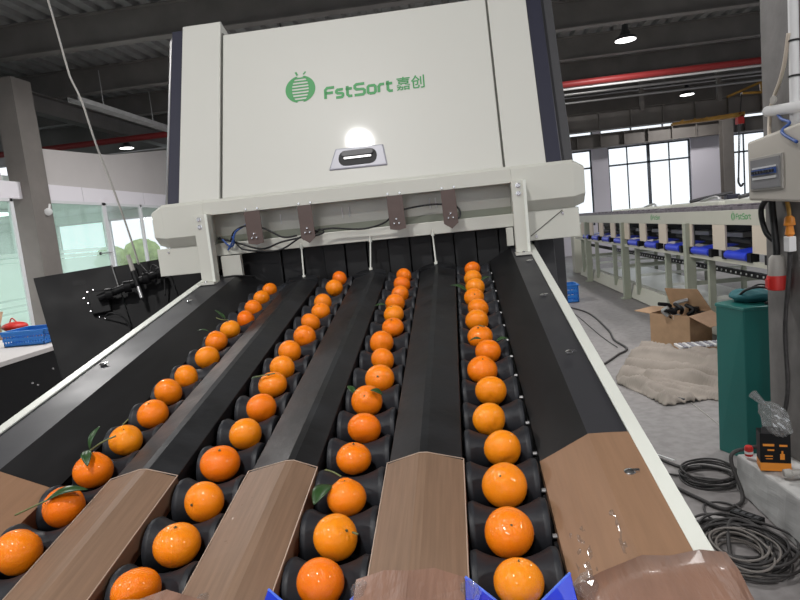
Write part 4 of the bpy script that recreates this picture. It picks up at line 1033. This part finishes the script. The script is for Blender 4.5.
# print on the fascia
Tn = lambda y0: (lambda a, c, d_: Vector((SX - d_, y0 - a, 1.335 + c)))
for y0 in (6.62, 9.3): 
    fb = [o for o in srt.children if o.name.startswith('fascia')][0]
    logo_mark(Tn(y0), .03, .07, .042, fb, M['green'], 6)
    write_word(Tn(y0), 'FstSort', .10, .045, .05, .010, fb, 'logo_lettering', M['green'])
# covers lying on top of the line
for i, (y0, y1, x0, x1, h, lab) in enumerate([(6.6, 8.0, 3.3, 4.2, .10, 'pale cream cover lying on top of the sorting line beside the control box'), (8.4, 10.2, 3.4, 4.4, .09, 'pale cream cover lying on the sorting line before the tall window'), (10.8, 13.6, 3.3, 4.4, .07, 'long pale cream cover on the far part of the sorting line')]):
    t = thing('machine_cover', ((x0 + x1) / 2, (y0 + y1) / 2, 1.47), lab, 'cover')
    b = MB(); b.box((x0, y0, 1.47), (x1, y1, 1.47 + h)); b.build('cover_shell', M['cream'], t, bevel=.02)
    b = MB(); b.tube(smooth_path([(x0 + .1, y0 + .2, 1.475 + h), (x0 + .2, y0 + .6, 1.52 + h), (x0 + .15, y0 + 1.0, 1.475 + h)]), .02, 8); b.build('grab_handle', M['steel'], t, smooth=True)
for i, (x, y, lab) in enumerate([(3.6, 7.6, 'dark tool lying on the cream cover nearest the control box'), (3.7, 9.4, 'dark tool lying on the cream cover before the tall window')]):
    t = thing('hand_tool', (x, y, 1.58), lab, 'tool'); z = 1.57 if i == 0 else 1.56
    b = MB(); b.tube(smooth_path([(x - .3, y, z + .02), (x, y + .05, z + .06), (x + .3, y, z + .09)]), .025, 8); b.build('shaft', M['charcoal'], t, smooth=True)
    b = MB(); b.box((x + .2, y - .06, z), (x + .38, y + .08, z + .07)); b.build('tool_head', M['navy'], t, bevel=.01)
b = MB(); b.box((2.86, 15.9, 0), (3.3, 16.3, 1.25)); o = b.build('floor_cabinet', M['sorter'], bevel=.01); tag(o, 'cream cabinet standing at the far end of the sorting line', 'cabinet')
# blue crate on the floor
def crate(x0, x1, y0, y1, h, label):
    t = thing('blue_crate', ((x0 + x1) / 2, (y0 + y1) / 2, 0), label, 'crate'); b = MB(); w = .012
    for z in (0, .09, .18, .26):
        b.box((x0, y0, z), (x1, y0 + w, z + .045)); b.box((x0, y1 - w, z), (x1, y1, z + .045)); b.box((x0, y0, z), (x0 + w, y1, z + .045)); b.box((x1 - w, y0, z), (x1, y1, z + .045))
    for k in range(9):
        x = x0 + (x1 - x0 - w) * k / 8; b.box((x, y0 + .002, 0), (x + w * 1.6, y0 + .01, h)); b.box((x, y1 - .01, 0), (x + w * 1.6, y1 - .002, h))
        y = y0 + (y1 - y0 - w) * k / 8; b.box((x0 + .002, y, 0), (x0 + .01, y + w * 1.6, h)); b.box((x1 - .01, y, 0), (x1 - .002, y + w * 1.6, h))
    b.box((x0, y0, 0), (x1, y1, .01)); b.build('lattice_wall', M['bin'], t)
    b = MB(); b.box((x0 - .02, y0 - .02, h - .02), (x1 + .02, y0 + .01, h)); b.box((x0 - .02, y1 - .01, h - .02), (x1 + .02, y1 + .02, h)); b.box((x0 - .02, y0, h - .02), (x0 + .01, y1, h)); b.box((x1 - .01, y0, h - .02), (x1 + .02, y1, h)); b.build('rim', M['bin'], t)
crate(1.45, 1.98, 10.9, 11.35, .32, 'blue plastic crate on the floor just right of the machine body')

# ================================================================== RIGHT: column, control box, cabinet
b = MB(); b.box((1.65, 3.15, .20), (2.10, 3.49, 5.0)); o = b.build('steel_column', M['pillar'], bevel=.004); tag(o, 'broad mottled grey column at the right edge carrying the control box', 'steel column')
b = MB(); b.hull8([Vector(p) for p in [(1.405, 2.0, 0), (2.6, 2.0, 0), (2.6, 3.40, 0), (1.405, 3.40, 0), (1.415, 2.0, .30), (2.6, 2.0, .30), (2.6, 3.39, .21), (1.415, 3.39, .21)]])
pn = b.build('column_plinth', M['conc'], bevel=.012); tag(pn, 'low whitewashed concrete plinth under the grey column at right', 'plinth')
s_ = pn.modifiers.new('sub', 'SUBSURF'); s_.subdivision_type = 'SIMPLE'; s_.levels = 4; s_.render_levels = 4
tx = bpy.data.textures.new('rough', 'CLOUDS'); tx.noise_scale = .12
dm = pn.modifiers.new('rough', 'DISPLACE'); dm.texture = tx; dm.strength = .018; dm.mid_level = .6
# control box
cbx = thing('control_box', (1.575, 3.1, 1.60), 'beige breaker box with a smoked window, mounted on the grey column', 'electrical box')
b = MB(); b.hull8([Vector(p) for p in [(1.50, 2.82, 1.575), (1.648, 2.82, 1.575), (1.648, 3.345, 1.600), (1.50, 3.345, 1.600), (1.50, 2.82, 1.925), (1.648, 2.82, 1.935), (1.648, 3.345, 1.910), (1.50, 3.345, 1.897)]]); b.build('box_body', M['beigeplastic'], cbx, bevel=.012)
b = MB(); b.box((1.492, 2.99, 1.645), (1.501, 3.30, 1.810)); w_ = b.build('window_frame', M['greyplastic'], cbx, bevel=.003)
b = MB(); b.box((1.488, 3.005, 1.657), (1.4925, 3.285, 1.798)); b.build('window_flap', M['smoke'], w_)
b = MB(); b.box((1.480, 3.035, 1.722), (1.489, 3.262, 1.749)); b.build('breaker_row', M['bluecable'], w_)
b = MB()
for k in range(8): b.box((1.474, 3.042 + k * .0275, 1.728), (1.4805, 3.058 + k * .0275, 1.742))
b.build('breaker_switches', M['blackgloss'], w_)
b = MB(); b.box((1.484, 3.035, 1.752), (1.489, 3.262, 1.760)); b.build('label_strip', M['white'], w_)
b = MB(); b.box((1.484, 3.035, 1.700), (1.489, 3.262, 1.712)); b.build('label_strip', M['white'], w_)
# things on the column
def vtube(name, pts, r, m, label, cat, n=10, sm=True):
    b = MB(); b.tube(smooth_path(pts, 8), r, n); return tag(b.build(name, M[m], smooth=sm), label, cat)
vtube('white_conduit', [(1.625, 3.13, 1.94), (1.625, 3.125, 2.5), (1.625, 3.12, 4.9)], .022, 'white', 'white vertical conduit running up the column above the beige box', 'conduit')
vtube('green_wire', [(1.635, 3.175, 1.93), (1.635, 3.17, 2.5), (1.635, 3.16, 4.9)], .006, 'green', 'thin green wire beside the white conduit on the column', 'wire')
vtube('beige_hose', [(1.60, 3.12, 2.36), (1.60, 3.16, 2.24), (1.605, 3.22, 2.16), (1.615, 3.30, 2.10), (1.62, 3.35, 2.045), (1.615, 3.345, 2.00), (1.60, 3.32, 1.955), (1.59, 3.30, 1.91)], .009, 'chute', 'beige flexible hose curving beside the column down to the beige box', 'hose')
for z, lab in [(2.32, 'thin black strap round the white conduit, upper one'), (2.16, 'thin black strap round the white conduit, lower one')]:
    b = MB(); b.lathe([(0, .027), (.008, .027)], (1.625, 3.125, z), (0, 0, 1), 12); tag(b.build('cable_tie', M['cable']), lab, 'strap')
t = thing('ribbed_hose', (1.6, 3.0, 1.98), 'white ribbed hose end resting above the beige box at the right edge', 'hose')
b = MB(); prof = []
for k in range(26): prof += [(k * .014, .020), (k * .014 + .006, .026)]
b.lathe(prof, (1.575, 3.29, 2.035), (.08, -1, -.10), 14); b.build('hose_body', M['white'], t, smooth='auto')
b = MB(); b.lathe([(0, .018), (.006, .022), (.012, .018)], (1.57, 3.20, 2.075), (-1, -.2, 0), 14); b.build('hose_clip', M['greyplastic'], t, smooth='auto')
vtube('blue_cable', [(1.58, 3.20, 2.01), (1.575, 3.15, 1.975), (1.565, 3.06, 1.945), (1.49, 2.98, 1.90), (1.485, 2.85, 1.84)], .007, 'bluecable', 'blue cable hanging over the top of the beige box', 'cable')
vtube('black_cable', [(1.60, 3.36, 1.60), (1.60, 3.42, 1.56), (1.60, 3.425, 1.50), (1.61, 3.40, 1.42), (1.63, 3.37, 1.38)], .014, 'cable', 'short black cable looping out below the far corner of the beige box', 'cable')
pg = thing('hanging_plug', (1.60, 3.28, 1.12), 'grey and red industrial plug hanging on a thick black cable below the beige box', 'plug')
b = MB(); b.tube(smooth_path([(1.60, 3.315, 1.60), (1.60, 3.31, 1.54), (1.60, 3.29, 1.42), (1.60, 3.28, 1.35), (1.60, 3.28, 1.30)]), .017, 10); b.build('cord', M['cable'], pg, smooth=True)
b = MB(); b.lathe([(0, .024), (.015, .036), (.10, .042), (.105, .042)], (1.60, 3.28, 1.31), (0, 0, -1), 20); b.build('plug_shell', M['greyplastic'], pg, smooth='auto')
b = MB(); b.lathe([(.105, .046), (.11, .048), (.175, .048), (.18, .044)], (1.60, 3.28, 1.31), (0, 0, -1), 20); b.box((1.545, 3.265, 1.145), (1.556, 3.29, 1.19)); b.build('red_collar', M['redplastic'], pg, smooth='auto')
cn = thing('cable_connector', (1.60, 3.15, 1.34), 'orange clear connector with a white plug hanging at the right edge of the column', 'connector')
b = MB(); b.tube(smooth_path([(1.60, 3.17, 1.585), (1.60, 3.155, 1.54), (1.60, 3.15, 1.50)]), .010, 8); b.build('yellow_wire', M['yellow'], cn, smooth=True)
b = MB(); b.lathe([(0, .012), (.01, .022), (.045, .026), (.05, .016), (.09, .022), (.10, .014)], (1.60, 3.15, 1.51), (0, 0, -1), 14); b.build('connector_body', M['orange'], cn, smooth='auto')
b = MB(); b.box((1.582, 3.125, 1.335), (1.618, 3.175, 1.41)); b.build('white_plug', M['white'], cn, bevel=.004)
vtube('black_cable', [(1.60, 3.155, 1.335), (1.60, 3.17, 1.20), (1.60, 3.216, .93), (1.605, 3.215, .62), (1.60, 3.27, .42), (1.60, 3.36, .27), (1.50, 3.40, .235), (1.39, 3.40, .19), (1.385, 3.26, .03), (1.321, 3.179, .012), (1.235, 3.155, .012), (1.154, 3.304, .012), (1.05, 3.50, .012), (.93, 3.62, .012), (.82, 3.66, .012)], .0105, 'dustycable', 'long black cable hanging from the connector and looping over the floor', 'cable')
# teal cabinet with cloth on top
tc_ = thing('teal_cabinet', (1.75, 4.0, 0), 'tall narrow teal steel cabinet standing in front of the grey column', 'cabinet')
b = MB(); b.hull8([Vector(p) for p in [(1.548, 3.96, 0), (1.640, 3.76, 0), (2.0, 3.80, 0), (1.95, 4.15, 0), (1.560, 3.96, .960), (1.640, 3.76, .945), (2.0, 3.80, .945), (1.95, 4.15, .955)]]); b.build('cabinet_body', M['teal'], tc_, bevel=.006)
b = MB(); b.hull8([Vector(p) for p in [(1.554, 3.966, .950), (1.636, 3.753, .94), (2.01, 3.79, .94), (1.96, 4.16, .945), (1.556, 3.966, .972), (1.638, 3.753, .960), (2.01, 3.79, .960), (1.96, 4.16, .972)]]); b.build('top_lip', M['teal'], tc_, bevel=.004)
tb = thing('teal_bag', (1.78, 3.95, .96), 'soft teal bag lying on top of the teal cabinet', 'bag')
b = MB(); R = []
for a in range(13):
    ph = PI * a / 12; row = []
    for c in range(26):
        th = 2 * PI * c / 26; n_ = noise.noise(Vector((math.cos(th) * 2.2, math.sin(th) * 2.2, a * .45)))
        row.append((1.765 + (.125 + .03 * n_) * math.sin(ph) ** .8 * math.cos(th), 3.94 + (.10 + .02 * n_) * math.sin(ph) ** .8 * math.sin(th), 1.003 + (.042 + .018 * n_) * math.cos(ph)))
    R.append(row)
b.grid(R, close_v=True); b.build('bag_body', M['tealcloth'], tb, smooth=True)
b = MB(); b.tube(smooth_path([(1.66, 3.90, 1.0), (1.70, 3.85, 1.055), (1.78, 3.84, 1.065), (1.88, 3.86, 1.03), (1.86, 3.82, .975), (1.78, 3.80, .972)]), .008, 8); b.tube(smooth_path([(1.70, 3.88, 1.04), (1.78, 3.86, 1.08), (1.87, 3.88, 1.05)]), .005, 8); b.build('strap', M['cable'], tb, smooth=True)
# tool carton, can, bag, plug on the plinth
tl = thing('tool_carton', (1.48, 3.11, .235), 'small orange and black tool carton standing on the white plinth', 'carton')
Rz = Matrix.Rotation(math.radians(-14), 3, 'Z')
b = MB(); b.rbox((1.487, 3.13, .333), (.135, .09, .195), Rz); cbd = b.build('carton_body', M['black'], tl, bevel=.002)
b = MB(); b.rbox((1.487, 3.13, .256), (.1365, .0915, .042), Rz); b.build('orange_band', M['orange'], cbd)
for (dx, dz, w, h) in [(-.03, .038, .05, .012), (.035, .036, .035, .01), (-.02, .012, .03, .008), (.03, -.022, .02, .03), (.03, .0, .008, .018), (-.03, -.02, .035, .006), (-.028, -.034, .03, .004)]:
    b = MB(); b.rbox(Vector((1.487, 3.13, .333)) + Rz @ Vector((dx, -.0457, dz)), (w, .001, h), Rz); b.build('carton_print', M['orange'], cbd)
b = MB(); b.rbox(Vector((1.487, 3.13, .43)) + Rz @ Vector((-.02, -.052, .022)), (.08, .003, .05), Matrix.Rotation(math.radians(-14), 3, 'Z') @ Matrix.Rotation(math.radians(25), 3, 'X')); b.build('lid_flap', M['charcoal'], tl)
bg = thing('plastic_bag', (1.54, 3.10, .38), 'crumpled translucent plastic bag bulging out of the orange and black carton', 'bag')
b = MB(); R = []
for a in range(15):
    ph = PI * a / 14; row = []
    for c in range(24):
        th = 2 * PI * c / 24; n_ = noise.noise(Vector((math.cos(th) * 2.5, math.sin(th) * 2.5, a * .5)))
        r_ = math.sin(ph) ** .7 * (1 + .35 * n_)
        row.append(Vector((1.485 + .065 * r_ * math.cos(th) - .045 * (1 - a / 7), 3.10 + .05 * r_ * math.sin(th), .500 + .095 * math.cos(ph))))
    R.append(row)
b.grid(R, close_v=True); b.build('bag_film', M['plasticbag'], bg)
b = MB(); b.tube([(1.435, 3.10, .585), (1.385, 3.11, .64)], [.012, .022], 8); b.build('gathered_mouth', M['plasticbag'], bg)
cn2 = thing('red_can', (1.432, 3.30, .232), 'small red and white can on the corner of the white plinth', 'can')
b = MB(); b.lathe([(0, .018), (.005, .021), (.048, .021), (.055, .017)], (1.442, 3.30, .232), (0, 0, 1), 16); b.build('can_body', M['redplastic'], cn2, smooth='auto')
b = MB(); b.lathe([(.014, .0215), (.028, .0215)], (1.442, 3.30, .232), (0, 0, 1), 16); b.build('white_band', M['white'], cn2, smooth='auto')
sk = thing('white_socket', (1.48, 2.95, .262), 'white plug coupling lying on the plinth below the tool carton', 'plug')
b = MB(); b.lathe([(0, .018), (.03, .02), (.035, .014), (.075, .016)], (1.445, 2.95, .285), (1, -.15, .05), 14); b.build('coupling', M['greyplastic'], sk, smooth='auto')
b = MB(); b.tube(smooth_path([(1.52, 2.94, .29), (1.57, 2.93, .30), (1.64, 2.96, .28)]), .007, 8); b.build('cord_end', M['white'], sk, smooth=True)

# cables on the floor
def coil(name, cx, cy, rx, ry, turns, r, seed, label, m='dustycable', mess=.12, z0=.0, lead=None):
    rn = random.Random(seed); pts = []; n = 14
    for k in range(int(turns * n)):
        a = 2 * PI * k / n; t = k // n
        if k % n == 0: ox, oy, sc, ec = rn.uniform(-mess, mess) * rx, rn.uniform(-mess, mess) * ry, rn.uniform(1 - mess * 1.6, 1.06), rn.uniform(.86, 1.1)
        q = (k % n) / n
        if k == 0: po = (ox, oy, sc, ec)
        if k % n == 0 and k: po = cur
        cur = (ox, oy, sc, ec)
        b_ = [po[i] * (1 - q) + cur[i] * q for i in range(4)]
        pts.append((cx + b_[0] + rx * b_[2] * math.cos(a), cy + b_[1] + ry * b_[2] * b_[3] * math.sin(a), r + z0 + .010 * (t % 6) + .004 * math.sin(a * 3 + t)))
    if lead: pts += lead
    b = MB(); b.tube(smooth_path(pts, 3), r, 7); return tag(b.build(name, M[m], smooth=True), label, 'cable')
coil('cable_coil', 1.32, 3.55, .155, .15, 7, .0062, 3, 'smaller coil of dark cable on the floor beside the teal cabinet', lead=[(1.1, 3.62, .01), (.95, 3.68, .01), (.80, 3.85, .01)])
coil('cable_coil', 1.16, 2.78, .20, .24, 15, .0065, 5, 'large messy heap of dark cable on the floor beside the white plinth', mess=.30)
coil('cable_coil', 1.14, 2.72, .15, .20, 7, .0055, 9, 'pale grey cable wound through the large messy cable heap', m='steelgrey', mess=.30, z0=.012)
coil('cable_loop', 1.23, 3.12, .085, .14, 1.2, .006, 12, 'single thin cable loop on the floor between the two coils', mess=.05)
vtube('floor_cable', [(.80, 3.70, .01), (.98, 3.95, .01), (1.12, 3.86, .01), (1.22, 3.70, .012), (1.30, 3.60, .05)], .010, 'dustycable', 'dark cable leading from the rail to the smaller coil', 'cable')
vtube('white_wire', [(1.02, 3.97, .02), (1.10, 3.90, .03), (1.17, 3.84, .02), (1.20, 3.76, .03)], .006, 'white', 'short pale wire taped along the dark cable near the smaller coil', 'wire')
vtube('floor_cable', [(1.05, 2.6, .02), (1.2, 2.95, .06), (1.36, 2.75, .03), (1.38, 2.62, .012), (1.385, 2.5, .012)], .009, 'dustycable', 'dark cable crossing the front of the large cable heap', 'cable')
vtube('floor_cable', [(1.60, 10.5, .012), (1.74, 10.24, .012), (1.88, 9.5, .012), (1.83, 8.14, .012), (1.75, 7.49, .012), (1.766, 6.98, .012), (1.60, 6.72, .012), (1.465, 6.50, .012), (1.312, 6.30, .012), (1.0, 6.1, .012)], .012, 'dustycable', 'dark cable curving over the floor left of the beige tarpaulin', 'cable')
vtube('floor_cable', [(1.60, 10.2, .008), (1.674, 9.62, .008), (1.663, 7.86, .008), (1.69, 7.1, .008)], .005, 'dustycable', 'thinner cable curving over the floor left of the beige tarpaulin', 'cable')
ps = thing('power_strip', (1.36, 3.03, 0), 'black power strip lying on the floor against the white plinth', 'power strip')
Rp = Matrix.Rotation(math.radians(-52), 3, 'Z')
b = MB(); b.rbox((1.312, 3.045, .018), (.15, .055, .032), Rp); sb_ = b.build('strip_body', M['black'], ps, bevel=.004)
b = MB()
for k in range(4): b.rbox(Vector((1.312, 3.045, .0345)) + Rp @ Vector((-.05 + k * .033, 0, 0)), (.022, .030, .002), Rp)
b.build('sockets', M['charcoal'], sb_)
tg = MB(); tg.rbox((1.385, 2.60, .05), (.06, .02, .05), Matrix.Rotation(.4, 3, 'Z')); tag(tg.build('yellow_tag', M['orange'], bevel=.004), 'small orange yellow tag on the large cable heap by the plinth', 'tag')
crt = MB(); crt.box((1.36, 2.0, 0), (1.402, 2.44, .10)); o = crt.build('cardboard_piece', M['card'], bevel=.002); tag(o, 'brown cardboard piece propped at the bottom right beside the plinth', 'cardboard')

# cardboard box with black parts
cbb = thing('cardboard_box', (2.35, 6.95, 0), 'open brown cardboard box full of black parts on the floor by the sorting line', 'box')
A0, A1, A2, A3 = Vector((2.10, 7.20, 0)), Vector((2.40, 6.80, 0)), Vector((2.74, 7.08, 0)), Vector((2.44, 7.48, 0)); HH = Vector((0, 0, .36))
b = MB()
for p, q in ((A0, A1), (A1, A2), (A2, A3), (A3, A0)):
    nn = (q - p).cross(HH).normalized() * -.006
    b.hull8([p, q, q + nn, p + nn, p + HH, q + HH, q + HH + nn, p + nn + HH])
b.hull8([A0, A1, A2, A3] + [x_ + Vector((0, 0, .008)) for x_ in (A0, A1, A2, A3)]); b.build('box_body', M['card'], cbb)
def flap(p, q, out, nm='flap', m='cardin', shrink=.04):
    e = (q - p).normalized() * shrink; th = (q - p).cross(out).normalized() * .006
    b = MB(); b.hull8([p, q, q + out - e, p + out + e, p + th, q + th, q + out - e + th, p + out + e + th]); b.build(nm, M[m], cbb)
flap(A1 + HH, A2 + HH, Vector((.13, -.17, -.11)))
flap(A2 + HH, A3 + HH, Vector((-.10, .02, .24)), m='card')
flap(A3 + HH, A0 + HH, Vector((-.16, .12, .02)), m='card')
rn = random.Random(4)
for k in range(12):
    b = MB(); c = Vector((2.42 + rn.uniform(-.20, .20), 7.14 + rn.uniform(-.17, .17), .30 + rn.uniform(0, .08)))
    if k % 3: b.tube(smooth_path([c, c + Vector((rn.uniform(-.12, .12), rn.uniform(-.1, .1), .06)), c + Vector((rn.uniform(-.12, .12), rn.uniform(-.1, .1), .10))]), .022, 7)
    else: b.rbox(c, (.10, .07, .05), Matrix.Rotation(rn.uniform(0, 3), 3, 'Z'))
    o = b.build('machine_part', M['black'] if k % 4 else M['steel'], smooth='auto'); tag(o, 'small black machine part heaped in the open cardboard box' if k % 4 else 'small bright metal part heaped in the open cardboard box', 'machine part', 'parts in the cardboard box')
b = MB(); b.box((2.13, 6.60, 0), (2.66, 6.605, .11)); b.box((2.13, 6.35, 0), (2.66, 6.355, .11)); b.box((2.13, 6.35, 0), (2.66, 6.605, .006)); b.box((2.13, 6.35, 0), (2.136, 6.605, .11)); b.box((2.654, 6.35, 0), (2.66, 6.605, .11))
ty = thing('cardboard_tray', (2.4, 6.48, 0), 'shallow cardboard tray with pale striped packets in front of the open box', 'tray'); b.build('tray_body', M['card'], ty)
for k in range(11):
    b = MB(); x = 2.15 + k * .043; b.box((x, 6.37, .006), (x + .03, 6.58, .125)); tag(b.build('packet', M['lilac'] if k % 2 else M['white'], bevel=.002), 'pale packet standing in the shallow cardboard tray', 'packet', 'packets in the cardboard tray')
# beige tarpaulin heap
def ridge(p, a, b_, w, h):
    ax, ay = a; bx, by = b_; dx, dy = bx - ax, by - ay; L2 = dx * dx + dy * dy
    t = max(0, min(1, ((p[0] - ax) * dx + (p[1] - ay) * dy) / L2)); d = math.hypot(p[0] - ax - dx * t, p[1] - ay - dy * t)
    return h * max(0, 1 - (d / w) ** 2) ** .7
tp = MB(); rows = []
NX, NY = 110, 110
OUT = [(1.36, 5.86), (1.62, 6.42), (1.80, 6.62), (2.06, 6.58), (2.12, 6.25), (2.55, 5.9), (2.60, 5.0), (2.10, 4.78), (1.88, 4.98), (1.73, 4.93), (1.51, 4.88), (1.42, 5.28), (1.31, 5.62)]
def inside(p):
    c = False; j = len(OUT) - 1
    for i in range(len(OUT)):
        if (OUT[i][1] > p[1]) != (OUT[j][1] > p[1]) and p[0] < (OUT[j][0] - OUT[i][0]) * (p[1] - OUT[i][1]) / (OUT[j][1] - OUT[i][1]) + OUT[i][0]: c = not c
        j = i
    return c
def edged(p):
    m_ = 9
    for i in range(len(OUT)):
        a, b_ = OUT[i], OUT[(i + 1) % len(OUT)]; dx, dy = b_[0] - a[0], b_[1] - a[1]; t = max(0, min(1, ((p[0] - a[0]) * dx + (p[1] - a[1]) * dy) / (dx * dx + dy * dy)))
        m_ = min(m_, math.hypot(p[0] - a[0] - dx * t, p[1] - a[1] - dy * t))
    return m_
VT = {}
for i in range(NX):
    for j in range(NY):
        p = (1.25 + 1.45 * i / (NX - 1), 4.55 + 2.12 * j / (NY - 1))
        if not inside(p): continue
        e = min(1, edged(p) / .06) ** .6
        z = .02 + ridge(p, (1.80, 6.45), (2.55, 5.5), .26, .13) + ridge(p, (1.42, 5.80), (2.40, 5.05), .07, .075) + ridge(p, (1.36, 5.62), (1.75, 4.95), .05, .055) + ridge(p, (1.55, 6.1), (2.5, 5.2), .05, .06) + ridge(p, (1.6, 5.6), (2.1, 4.9), .05, .045) + ridge(p, (1.48, 5.3), (1.55, 4.92), .04, .035)
        q_ = (p[0] * .72 + p[1] * .69); z += .055 * (1 - abs(math.sin(q_ * 13 + 2.2 * noise.noise(Vector((p[0] * 1.3, p[1] * 1.3, 7)))))) ** 3
        z += .020 * noise.noise(Vector((p[0] * 4, p[1] * 9, 0))) + .012 * abs(noise.noise(Vector(((p[0] + p[1]) * 4, (p[0] - p[1]) * 14, 2)))) 
        VT[(i, j)] = tp.bm.verts.new((p[0], p[1], max(.006, z * e)))
for i in range(NX - 1):
    for j in range(NY - 1):
        q = [VT.get(k) for k in ((i, j), (i + 1, j), (i + 1, j + 1), (i, j + 1))]
        if all(q): tp.bm.faces.new(q)
        elif sum(x is not None for x in q) == 3: tp.bm.faces.new([x for x in q if x])
o = tp.build('tarpaulin', M['tarp'], smooth=True, origin=(2, 5.5, 0)); tag(o, 'folded beige tarpaulin lying on the floor left of the teal cabinet', 'tarpaulin')
s_ = o.modifiers.new('thick', 'SOLIDIFY'); s_.thickness = .006; s_.offset = -1
b = MB(); b.tube(smooth_path([(1.42, 5.5, .02), (1.55, 5.42, .05), (1.62, 5.30, .05), (1.60, 5.1, .03), (1.68, 4.95, .03)]), .010, 7); tag(b.build('strap', M['charcoal'], smooth=True), 'dark strap poking out of the folded beige tarpaulin', 'strap')
b = MB(); b.tube([(1.728, 4.95, .004), (1.728, 4.2, .004)], .003, 5); tag(b.build('string', M['greyplastic']), 'thin pale string trailing over the floor from the tarpaulin', 'string')

# ================================================================== LIGHT, SKY, CAMERA
w = bpy.data.worlds.new('world'); SC.world = w; w.use_nodes = True
bgn = w.node_tree.nodes['Background']; bgn.inputs['Color'].default_value = (.90, .95, 1.0, 1); bgn.inputs['Strength'].default_value = 3.6

cam = bpy.data.cameras.new('camera'); co = bpy.data.objects.new('camera', cam); COL.objects.link(co)
cam.sensor_width = 36; cam.lens = 602.877 / 800 * 36; cam.clip_start = .05; cam.clip_end = 300
R = Matrix(((0.9901206438785936, 0.08781313991888774, 0.10931588641650061), (0.09739588760402987, 0.13014337149137836, -0.9866999259829101), (-0.10087195667410541, 0.9875988838159159, 0.12030500007187762)))
mw = R.to_4x4(); mw.translation = (0, 0, 1.65); co.matrix_world = mw
SC.camera = co
SC.view_settings.view_transform = 'Standard'; SC.view_settings.look = 'None'; SC.view_settings.gamma = 1; SC.view_settings.use_curve_mapping = False
SC.view_settings.exposure = -1.3
